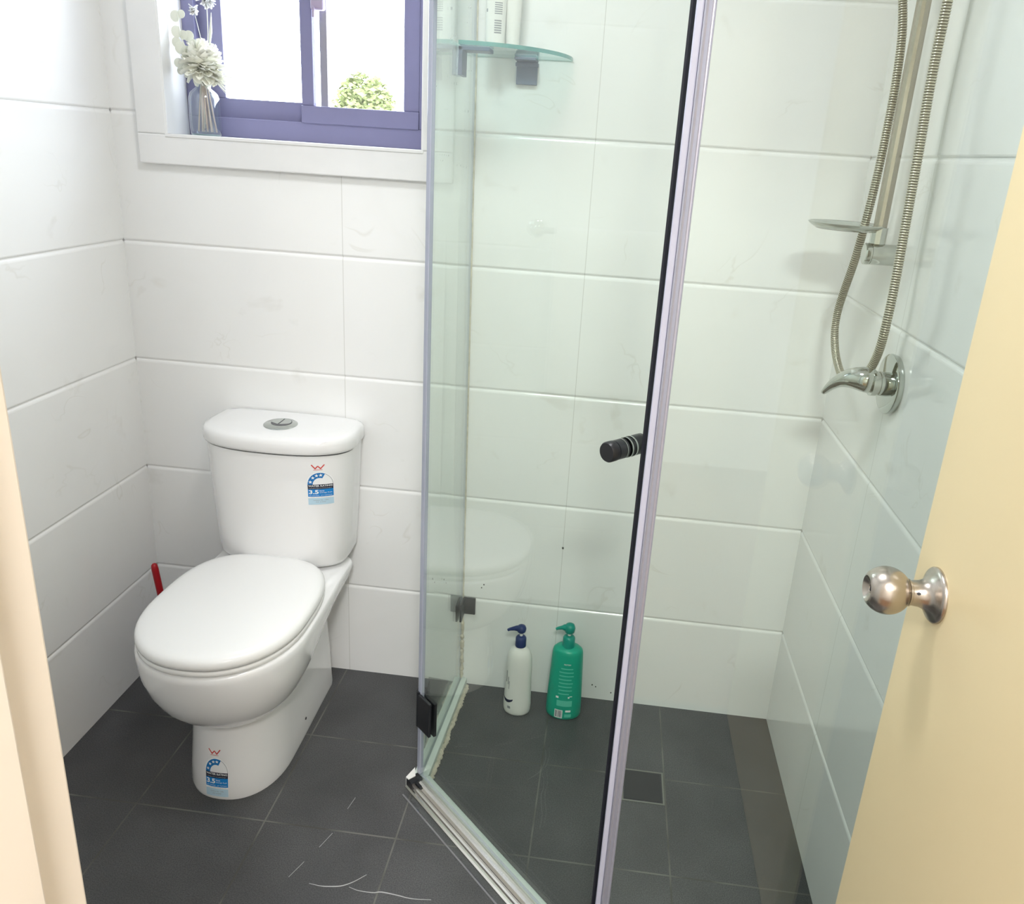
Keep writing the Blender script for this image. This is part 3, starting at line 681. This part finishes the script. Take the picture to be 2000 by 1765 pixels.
r2, b2 = container('shampoo_tube', 'plain white tapered tube, right one on the glass shelf', .951, -.058, .0135, .012, .019, .015, .15, 'white_plastic')
bm = BM(); box(bm, (.932, -.060, z1+.148), (.970, -.056, z1+.158), .001); obj('crimped_end', bm, 'white_plastic', r2)

# ------------------------------------------------------------------ pump bottles on the shower floor
def pump_bottle(name, label, cx, cy, prof, ry, capz, capr, caph, stem, headz, bodym, capm, nozzle):
    r = root(name, label, 'bottle', (cx, cy, 0))
    bm = BM(); loft(bm, [[(cx+rx*math.cos(2*PI*i/40), cy+rx*ry*math.sin(2*PI*i/40), z) for i in range(40)] for z, rx in prof])
    body = obj('body', bm, bodym, r, True, angle=50)
    bm = BM(); lathe(bm, (cx, cy, capz), (0, 0, 1), [(0, 0), (0, capr), (caph*.78, capr*.98), (caph*.92, capr*.80), (caph, capr*.5), (caph, 0)], 28); obj('collar', bm, capm, r, True, angle=45)
    bm = BM(); lathe(bm, (cx, cy, capz+caph-.002), (0, 0, 1), [(0, 0), (0, .0040), (stem+.006, .0040), (stem+.006, 0)], 16); obj('pump_stem', bm, 'white_plastic', r, True, angle=45)
    hz = capz+caph+stem
    bm = BM(); lathe(bm, (cx, cy, hz), (0, 0, 1), [(0, 0), (0, capr*.55), (.004, capr*.80), (headz*.55, capr*.88), (headz*.85, capr*.70), (headz, capr*.3), (headz, 0)], 24)
    nd = Vector(nozzle).normalized(); base = Vector((cx, cy, hz+headz*.52))
    tube(bm, [base, base+nd*capr*.9, base+nd*.020+Vector((0, 0, -.001)), base+nd*.031+Vector((0, 0, -.004)), base+nd*.036+Vector((0, 0, -.007))], [capr*.62, capr*.5, .0055, .0040, .0036], 14)
    obj('pump_head', bm, capm, r, True, angle=60)
    return r, body
wr, wb = pump_bottle('pump_bottle', 'white lotion bottle with a navy blue pump on the shower floor', 1.052, -.088,
    [(0, .030), (.003, .034), (.010, .0365), (.03, .0375), (.07, .0360), (.11, .0342), (.15, .0345), (.18, .0320), (.198, .0240), (.206, .0145), (.212, .0130)], .72, .208, .0145, .030, .010, .022, 'white_plastic', 'navy', (-1, -.1, 0))
bv = bvh_of(wb)
cr = [(-.031+.017*math.cos(a), .060+.020*math.sin(a)) for a in [PI*1.02+PI*.80*i/14 for i in range(15)]]
cr2 = [(-.031+.017*math.cos(a), .060+.020*math.sin(a)*(.55)) for a in [PI*1.02+PI*.80*i/14 for i in range(15)]]
def decal_dir(name, shapes, bvh, parent, mat, h, cx, cy, ang):
    """throw shapes horizontally at azimuth ang on to a bottle centred on cx, cy"""
    d = Vector((math.cos(ang), math.sin(ang), 0)); s = Vector((d.y, -d.x, 0)); bm = BM()
    for vs, fs in shapes:
        vv = []
        for u, v in vs:
            o_ = Vector((cx, cy, v)) + s*u - d*.12
            hit = bvh.ray_cast(o_, d); p = hit[0] if hit[0] else o_ + d*.12
            vv.append(bm.verts.new(p - d*h))
        for f in fs: bm.faces.new([vv[i] for i in f])
    return obj(name, bm, mat, parent)
A1 = math.radians(38)
decal_dir('printed_crescent', [strip([(x+.031, y) for x, y in cr], [(x+.031, y) for x, y in cr2])], bv, wr, 'print_navy', .0006, 1.052, -.088, A1)
decal_dir('printed_text', [grid(-.010, -.006, .100, .135, 1, 3), grid(-.003, .0, .095, .118, 1, 3), grid(.001, .003, .082, .106, 1, 3), grid(.002, .010, .022, .030, 2, 1)], bv, wr, 'print_grey', .0006, 1.052, -.088, A1)
gr, gb = pump_bottle('pump_bottle', 'green shampoo bottle with a green pump on the shower floor', 1.178, -.074,
    [(0, .040), (.003, .0450), (.010, .0475), (.04, .0470), (.10, .0450), (.16, .0425), (.198, .0405), (.206, .0385), (.212, .032), (.215, .018), (.216, .014)], .72, .214, .0165, .032, .008, .028, 'green', 'green_dark', (-1, -.05, 0))
bv = bvh_of(gb)
A2 = math.radians(95)
tx = []
for i, (a, b) in enumerate([(-.016, .016), (-.020, .018), (-.019, .019), (-.020, .014), (-.019, .018), (-.020, .016), (-.018, .017), (-.019, .010)]): tx.append(grid(a, b, .160-.011*i, .1635-.011*i, 8, 1))
tx.append(grid(-.021, .020, .046, .064, 8, 2)); tx.append(grid(.002, .020, .012, .022, 4, 1))
decal_dir('printed_text', tx, bv, gr, 'green_light', .0006, 1.178, -.074, A2)
decal_dir('printed_text', [fit_text('PROTEIN', -.009, .009, .173, .004), grid(-.024, -.017, .070, .076, 2, 1), grid(.008, .012, .072, .077, 2, 1), grid(.012, .019, .0765, .0785, 2, 1), grid(.004, .018, .0285, .0345, 3, 1)], bv, gr, 'print_white', .0007, 1.178, -.074, A2)
pt = decal_dir('barcode', [grid(-.0245, -.0035, .008, .034, 5, 2)], bv, gr, 'print_white', .0006, 1.178, -.074, A2)
rs = random.Random(5); bars = []; x = -.0225
while x < -.006:
    w_ = rs.choice([.0012, .0020]); bars.append(grid(x, x+w_, .0110, .0325, 1, 1)); x += w_+rs.choice([.0012, .0018])
decal_dir('bars', bars, bv, pt, 'print_navy', .0009, 1.178, -.074, A2)

# ------------------------------------------------------------------ floor drain
dn = root('floor_drain', 'square black drain cover set in the shower floor', 'drain', (1.391, -.307, 0))
bm = BM()
for a, b in (((1.340, -.359, 0), (1.442, -.355, .0015)), ((1.340, -.259, 0), (1.442, -.255, .0015)), ((1.340, -.355, 0), (1.344, -.259, .0015)), ((1.438, -.355, 0), (1.442, -.259, .0015))): box(bm, a, b)
obj('drain_rim', bm, pm('drain_rim_metal', (.22, .22, .20), .4, .6), dn)
bm = BM(); box(bm, (1.344, -.355, 0), (1.438, -.259, .0006)); obj('drain_gap', bm, 'gap', dn)
bm = BM(); box(bm, (1.3465, -.352, 0), (1.4345, -.262, .0014), .0004); obj('drain_cover', bm, 'drain', dn)

# ------------------------------------------------------------------ shower rail, dish, hose, mixer
RX, RY = 1.697, -.290
sr = root('shower_rail', 'vertical chrome shower rail on the right wall with a soap dish', 'shower rail', (RX, RY, 1.3))
bm = BM(); lathe(bm, (RX, RY, 1.322), (0, 0, 1), [(0, 0), (0, .0125), (.73, .0125), (.73, 0)], 12); obj('rail', bm, pm('satin_rail', (.36, .34, .30), .25, 1), sr, True, angle=25)
for z in (1.302, 1.99):
    bm = BM(); lathe(bm, (W-.0005, RY, z), (-1, 0, 0), [(0, 0), (0, .0195), (.050, .0200), (.0505, .0185), (.053, .0185), (.0535, .0205), (.060, .0200), (.062, .018), (.062, 0)], 32); obj('wall_bracket', bm, 'chrome', sr, True, angle=35)
bm = BM(); lathe(bm, (RX, RY, 1.318), (0, 0, 1), [(0, 0), (.002, .0130), (.004, .0145), (.030, .0148), (.034, .0150), (.034, 0)], 10); obj('dish_clamp', bm, 'chrome', sr, True, angle=25)
bm = BM(); dc = Vector((1.643, -.262, 1.349))
prf = [(0, 0.0), (-.0015, .020), (-.0065, .050), (-.0075, .055), (-.001, .066), (.0035, .071), (.0050, .0715), (.0055, .070), (.0022, .064), (-.004, .052), (-.0035, .02), (-.0030, 0)]
lathe(bm, dc, (0, 0, 1), prf, 44); box(bm, (1.675, -.300, 1.342), (1.70, -.272, 1.352), .002)
obj('soap_dish', bm, pm('clear_chrome_dish', (.55, .60, .58), .12, .5, trans=.3), sr, True, label='shallow round soap dish', angle=60)
bm = BM(); box(bm, (RX-.02, RY-.02, 1.80), (RX+.018, RY+.02, 1.85), .006, 3); lathe(bm, (RX-.018, RY, 1.825), (-1, 0, .3), [(0, 0), (0, .014), (.03, .016), (.03, 0)], 20); obj('slider', bm, 'chrome', sr, True, angle=40)

hd = root('hand_shower', 'chrome hand shower head held in the rail slider', 'shower head', (RX-.06, RY, 1.85))
bm = BM(); tube(bm, [(RX-.045, RY, 1.80), (RX-.05, RY, 1.86), (RX-.065, RY, 1.93), (RX-.09, RY, 1.97)], [.009, .011, .012, .016], 18); lathe(bm, (RX-.085, RY, 1.985), (-.6, 0, -.8), [(0, 0), (0, .030), (.015, .045), (.022, .045), (.022, 0)], 32); obj('handset', bm, 'chrome', hd, True, angle=45)

mx = root('shower_mixer', 'chrome lever shower mixer on an oval wall plate', 'tap', (W, -.410, 1.08))
mc = Vector((W, -.406, 1.081))
bm = BM()
def ell(x, ry, rz): return [(x, mc.y+ry*math.cos(2*PI*i/48), mc.z+rz*math.sin(2*PI*i/48)) for i in range(48)]
loft(bm, [ell(W-.0003, .057, .054), ell(W-.008, .059, .056), ell(W-.0115, .058, .055), ell(W-.013, .054, .051), ell(W-.0135, .02, .02)])
obj('wall_plate', bm, 'chrome', mx, True, angle=40)
bm = BM(); lathe(bm, mc + Vector((-.012, -.004, 0)), (-1, 0, 0), [(0, 0), (0, .0225), (.016, .0225), (.0165, .0205), (.020, .0205), (.0205, .0235), (.030, .0235), (.030, 0)], 32); obj('mixer_body', bm, 'chrome', mx, True, angle=35)
bm = BM(); hx = W-.040
lp_ = [(hx+.006, -.412, 1.084), (hx-.010, -.412, 1.087), (hx-.026, -.400, 1.086), (hx-.042, -.382, 1.078), (hx-.055, -.368, 1.064), (hx-.064, -.360, 1.048), (hx-.069, -.355, 1.038)]
rr_ = [(.0235, .0240), (.0260, .0250), (.0240, .0215), (.0195, .0155), (.0150, .0105), (.0105, .0070), (.0060, .0042)]
sp_ = [Vector(p) for p in lp_]; rings = []
for i, p in enumerate(sp_):
    d = (sp_[min(i+1, 6)]-sp_[max(i-1, 0)]).normalized(); s = d.cross(Vector((0, 0, 1))).normalized(); t = s.cross(d)
    rings.append([p + s*rr_[i][0]*math.cos(2*PI*j/20) + t*rr_[i][1]*math.sin(2*PI*j/20) for j in range(20)])
loft(bm, rings); obj('lever', bm, 'chrome', mx, True, subsurf=1)

HX = 1.6945
path = [(1.650, -.292, 1.79), (1.668, -.262, 1.745), (1.680, -.2600, 1.68), (1.6835, -.2640, 1.60), (1.6835, -.2640, 1.5275), (1.6835, -.2600, 1.46), (1.6835, -.2480, 1.3898), (1.6835, -.2197, 1.2893), (1.6835, -.1830, 1.2150), (1.6835, -.1650, 1.1700), (1.6835, -.1690, 1.1250), (1.6835, -.2077, 1.0840), (1.6835, -.2700, 1.0580), (1.6835, -.3300, 1.0560), (HX-.002, -.366, 1.074), (HX+.003, -.388, 1.100), (HX+.004, -.406, 1.126), (HX+.002, -.425, 1.158), (HX, -.436, 1.200), (HX, -.438, 1.27), (HX, -.430, 1.38), (HX, -.422, 1.49), (HX, -.412, 1.60), (HX, -.414, 1.71), (HX, -.417, 1.80), (HX+.002, -.417, 1.90)]
pp = resample(spline(path, 14), .0011)
bm = BM(); tube(bm, pp, [(.0081, .0083, .0078, .0066)[i % 4] for i in range(len(pp))], 12)
bm.faces.ensure_lookup_table()
for f_i, f in enumerate(bm.faces):
    if (f_i//12) % 4 in (2, 3): f.material_index = 1  # shade in the rib valleys painted with a darker material
obj('shower_hose', bm, [pm('ribbed_chrome', (.58, .56, .47), .28, 1), pm('hose_groove_shade', (.10, .10, .08), .5, .6)], None, True, label='ribbed chrome shower hose hanging in a long loop beside the rail', cat='hose')
bm = BM(); lathe(bm, (HX+.002, -.417, 1.90), (0, 0, 1), [(0, 0), (0, .011), (.025, .011), (.03, .008), (.03, 0)], 16)
tube(bm, [(HX+.002, -.417, 1.93), (HX+.002, -.417, 1.945), (HX+.02, -.417, 1.955), (W-.002, -.417, 1.955)], .009, 12); lathe(bm, (W-.0005, -.417, 1.955), (-1, 0, 0), [(0, 0), (0, .028), (.006, .026), (.006, 0)], 28)
obj('wall_outlet', bm, 'chrome', None, True, label='chrome wall outlet above the mixer feeding the shower hose', cat='wall outlet', angle=40)

# ------------------------------------------------------------------ vase and dried flowers on the sill
VX, VY, VZ = .2085, .0455, OZ0
vs_ = root('glass_vase', 'small clear glass bottle vase at the left end of the window sill', 'vase', (VX, VY, VZ))
bm = BM()
outp = [(0, .030), (.002, .0335), (.02, .0350), (.06, .0350), (.082, .0345), (.094, .0310), (.102, .0235), (.107, .0170), (.112, .0145), (.126, .0140), (.129, .0160), (.131, .0160)]
inp = [(.131, .0125), (.112, .0118), (.106, .0145), (.100, .0205), (.092, .0280), (.082, .0315), (.02, .0320), (.008, .0300), (.006, .0)]
lathe(bm, (VX, VY, VZ), (0, 0, 1), [(0, 0)] + outp + inp, 40, caps=False)
obj('bottle', bm, 'vase_glass', vs_, True, angle=60)
bm = BM(); lathe(bm, (VX, VY, VZ+.0004), (0, 0, 1), [(0, 0), (0, .030), (.0035, .0325), (.0035, 0)], 32); obj('base', bm, pm('thick_glass_base', (.55, .68, .68), .1, trans=.5), vs_, True, angle=50)

def petal(bm, base, d, w, l, curl, mat=0):
    d, s, t = frame(d); rows = []
    for i in range(6):
        u = i/5; ww = w*math.sin(PI*(.12+.80*u))**.7; off = curl*u*u
        rows.append([Vector(base)+d*l*u+s*ww*k+t*(off+abs(k)**2*w*.35) for k in (-1, -.5, 0, .5, 1)])
    rv = [[bm.verts.new(p) for p in r] for r in rows]
    for a, b in zip(rv, rv[1:]):
        for i in range(4): f = bm.faces.new((a[i], a[i+1], b[i+1], b[i])); f.material_index = mat; f.smooth = True
def hemis(rs, up=(0, 0, 1), spread=1.0):
    while True:
        v = Vector((rs.uniform(-1, 1), rs.uniform(-1, 1), rs.uniform(-1, 1)))
        if .2 < v.length < 1: return (v.normalized()*spread + Vector(up)).normalized()
G = 'dried flowers in the vase'
rs = random.Random(2)
pe = root('dried_peony', 'big cream ruffled flower head drooping over the vase mouth', 'flower', (.222, .038, 1.56))
bm = BM(); pc = Vector((.219, .026, 1.590))
for k in range(230):
    d = hemis(rs, (.12, 0, .12), 1); d.y *= .62; petal(bm, pc+d*.012, d, rs.uniform(.010, .018), rs.uniform(.030, .043)*(.7+.3*d.length), rs.uniform(-.010, .016))
obj('petals', bm, 'petal', pe, True)
bm = BM(); tube(bm, [pc, (.214, .042, 1.56), (.207, .046, 1.50), (.202, .046, 1.443)], .0014, 8); obj('stem', bm, 'reed', pe, True)
fr = root('dried_frond', 'wispy cream plume fanning out to the right of the vase', 'flower', (.225, .036, 1.56))
bm = BM()
for k in range(70):
    a = rs.uniform(-.75, .25); L0 = rs.uniform(.035, .075); b0 = Vector((.228, .036, 1.568))
    dv = Vector((math.cos(a), rs.uniform(-.35, .25), math.sin(a)))*L0
    tube(bm, [b0, b0+dv*.5+Vector((0, 0, .003)), b0+dv], [.0007, .0009, .0003], 5)
obj('plume', bm, 'petal', fr, True)
bm = BM(); tube(bm, [(.228, .036, 1.568), (.212, .045, 1.55), (.21, .045, 1.46)], .0013, 8); obj('stem', bm, 'reed', fr, True)
for k in range(7):
    bx = .190+.0075*k; a = (bx, .045+.012*math.sin(k*2.1), 1.443); tm = (VX-.006+.002*k, VY+.003*math.cos(k), 1.562)
    tp = (.183+.004*k+rs.uniform(-.003, .003), .043-.004*(k % 3), 1.63+rs.uniform(-.012, .02))
    bm = BM(); tube(bm, [a, tm, tp], [.0019, .0017, .0014], 8)
    obj('dried_reed', bm, 'reed', None, True, label='thin pinkish dried reed standing in the glass vase', cat='dried stem', group='dried reeds in the vase')
eu = root('dried_eucalyptus', 'bleached round-leaved sprig leaning against the left window reveal', 'dried sprig', (.18, .035, 1.56))
bm = BM(); tube(bm, [(.200, .045, 1.45), (.203, .045, 1.56), (.186, .036, 1.60), (.170, .030, 1.65), (.166, .030, 1.70)], [.0014, .0014, .0012, .001, .0008], 8)
tube(bm, [(.203, .045, 1.56), (.175, .034, 1.585), (.158, .028, 1.575)], [.0014, .0012, .0008], 8); tube(bm, [(.203, .045, 1.56), (.190, .035, 1.61), (.186, .033, 1.64)], [.0014, .0012, .0008], 8)
obj('stem', bm, 'leaf', eu, True)
for (x, z, r, ty) in [(.1605, 1.6885, .011, .3), (.1745, 1.6935, .009, 1.3), (.1605, 1.6565, .0115, -.2), (.1585, 1.6345, .010, .2), (.176, 1.650, .010, 1.2), (.1885, 1.6480, .0115, .9), (.1985, 1.6330, .009, .5), (.1670, 1.6230, .012, .1), (.180, 1.615, .012, .7), (.1590, 1.5905, .009, .2), (.1680, 1.5830, .010, 1.0), (.1640, 1.5740, .008, .4)]:
    bm = BM(); tt = Matrix.Translation((x, .030, z)) @ Euler((ty*.4, ty, .3)).to_matrix().to_4x4()
    t = bmesh.new(); bmesh.ops.create_circle(t, cap_ends=True, cap_tris=True, segments=18, radius=r)
    bmesh.ops.rotate(t, verts=t.verts, matrix=Matrix.Rotation(PI/2, 3, 'X'))
    for v in t.verts: v.co.z *= 1.15; v.co.y += (v.co.x**2+v.co.z**2)*10
    bmesh.ops.solidify(t, geom=list(t.faces), thickness=.0005)
    add(bm, t, 0, tt); obj('leaf', bm, 'leaf', eu, True, angle=40)
wf = root('dried_flower', 'tall white dried flower head reaching above the vase', 'flower', (.225, .036, 1.6))
bm = BM()
for k in range(80):
    d = hemis(rs, (0, 0, .1)); petal(bm, Vector((.236, .034, 1.728)), d, .006, rs.uniform(.016, .026), rs.uniform(-.004, .006))
for k in range(18):
    d = hemis(rs, (0, 0, .1)); petal(bm, Vector((.205, .034, 1.705)), d, .006, rs.uniform(.010, .015), rs.uniform(-.003, .005))
obj('petals', bm, 'fluff', wf, True)
bm = BM(); tube(bm, [(.236, .034, 1.72), (.2335, .036, 1.66), (.226, .040, 1.59), (.211, .045, 1.555), (.206, .045, 1.45)], .0010, 8)
tube(bm, [(.205, .034, 1.70), (.214, .037, 1.65), (.220, .041, 1.59), (.210, .045, 1.555)], .0007, 8); tube(bm, [(.245, .034, 1.70), (.240, .036, 1.66), (.232, .038, 1.615)], [.0006, .0035, .0006], 8)
obj('stem', bm, 'leaf', wf, True)

# ------------------------------------------------------------------ towel and rail on the left wall (seen mirrored in the shower door)
tr = root('towel_rail', 'chrome towel rail on the left wall, seen mirrored in the shower door', 'towel rail', (.05, -.87, 1.235))
bm = BM(); lathe(bm, (.062, -.540, 1.236), (0, -1, 0), [(0, 0), (0, .009), (.66, .009), (.66, 0)], 20); obj('bar', bm, 'chrome', tr, True, angle=40)
for y in (-.549, -1.191):
    bm = BM(); lathe(bm, (.0008, y, 1.236), (1, 0, 0), [(0, 0), (0, .026), (.006, .026), (.010, .020), (.012, .011), (.052, .011), (.055, .014), (.075, .014), (.078, .010), (.078, 0)], 28); obj('mount', bm, 'chrome', tr, True, angle=40)
bm = BM(); ny = 60; prof = []
for k in range(26): prof.append((.046, .80+(1.236-.80)*k/25))
for k in range(1, 12): a = PI-PI*k/12; prof.append((.062+.016*math.cos(a), 1.238+.014*math.sin(a)))
for k in range(30): prof.append((.078, 1.236-(1.236-.765)*k/29))
vv = []
for i, (x, z) in enumerate(prof):
    row = []
    for j in range(ny+1):
        y = -.604-.52*j/ny; amp = .0035*min(1, abs(z-1.236)*4)
        row.append(bm.verts.new((x+amp*math.sin(j*.55+1)*(1 if x > .06 else -.4), y, z)))
    vv.append(row)
for a, b in zip(vv, vv[1:]):
    for j in range(ny): bm.faces.new((a[j], a[j+1], b[j+1], b[j]))
bmesh.ops.recalc_face_normals(bm, faces=bm.faces); bmesh.ops.solidify(bm, geom=list(bm.faces), thickness=.004)
obj('bath_towel', bm, 'towel', None, True, label='white towel folded over the towel rail, seen mirrored in the shower door', cat='towel')

# ------------------------------------------------------------------ lamps
cl = root('ceiling_light', 'round white ceiling light in the bathroom', 'lamp', (.95, -.80, 2.38))
bm = BM(); lathe(bm, (.95, -.80, 2.40), (0, 0, -1), [(0, 0), (0, .18), (.02, .18), (.022, .165), (.022, 0)], 48); obj('lamp_base', bm, 'white_paint', cl, True, angle=40)
em = bpy.data.materials.new('lamp_diffuser'); em.use_nodes = True; eb = em.node_tree.nodes['Principled BSDF']; eb.inputs['Emission Color'].default_value = (1, .98, .95, 1); eb.inputs['Emission Strength'].default_value = 6
bm = BM(); lathe(bm, (.95, -.80, 2.378), (0, 0, -1), [(0, 0), (0, .16), (.025, .150), (.042, .11), (.048, .05), (.049, 0)], 48); obj('diffuser', bm, em, cl, True, angle=60)
cl = root('ceiling_light', 'added round white ceiling light in the hall, out of view', 'lamp', (1.35, -2.50, 2.38))  # unseen fixture added to go with the hall fill light
bm = BM(); lathe(bm, (1.35, -2.50, 2.40), (0, 0, -1), [(0, 0), (0, .18), (.02, .18), (.022, .165), (.022, 0)], 48); obj('lamp_base', bm, 'white_paint', cl, True, angle=40)
bm = BM(); lathe(bm, (1.35, -2.50, 2.378), (0, 0, -1), [(0, 0), (0, .16), (.025, .150), (.042, .11), (.048, .05), (.049, 0)], 48); obj('diffuser', bm, em, cl, True, angle=60)

# ------------------------------------------------------------------ tree outside
tr_ = root('tree', 'pale sunlit tree crown seen through the right window pane', 'tree', (-1.33, 6, -2))
bm = BM(); rs = random.Random(9); tc_ = Vector((-1.33, 6.1, 1.55))
for k in range(4200):
    v = hemis(rs, (0, 0, 0)); rr = .42*(.35+.65*rs.random()**.4); p = tc_ + Vector((v.x*rr*.78, v.y*rr*.8, v.z*rr*1.22))
    n = hemis(rs, (0, 0, .4)); _, s, t = frame(n); q = rs.uniform(.018, .04)
    try: bm.faces.new([bm.verts.new(p+s*q), bm.verts.new(p+t*q*.6), bm.verts.new(p-s*q), bm.verts.new(p-t*q*.6)])
    except ValueError: pass
obj('foliage', bm, 'tree', tr_)
bm = BM(); tube(bm, [(-1.33, 6.1, -2), (-1.35, 6.1, .3), (-1.32, 6.1, 1.5)], [.10, .07, .03], 10); obj('trunk', bm, 'bark', tr_, True)

# ------------------------------------------------------------------ small marks
bm = BM()
for pts in ([(.7019, -.688), (.725, -.690), (.7412, -.689), (.7673, -.6837), (.7888, -.6706), (.8103, -.650)], [(.7844, -.6834), (.8054, -.6884), (.8354, -.6885), (.8523, -.6846), (.8849, -.6866), (.9175, -.6897), (.9558, -.686)]):
    P = spline([(x, y, .0003) for x, y in pts], 6); tube(bm, P, [.0012*(1-.6*abs(2*i/len(P)-1)) for i in range(len(P))], 6)
for a, b in (((.690, -.60), (.705, -.56)), ((.715, -.49), (.722, -.455)), ((.655, -.68), (.672, -.64))): tube(bm, [(*a, .0002), (*b, .0002)], .0005, 5)
obj('scratch_mark', bm, 'scratch', fl, label='pale curved scratches')
bm = BM(); rs = random.Random(4)
for x, z in ((1.252, .045), (1.262, .040), (1.318, .022), (1.306, .026), (.928, .315), (.934, .325), (1.14, .46)):
    sphere(bm, (x, -.0004, z), rs.uniform(.0016, .0028), (1, .15, 1.3), 8)
obj('mould_speck', bm, 'mould', bpy.data.objects['wall_back'])
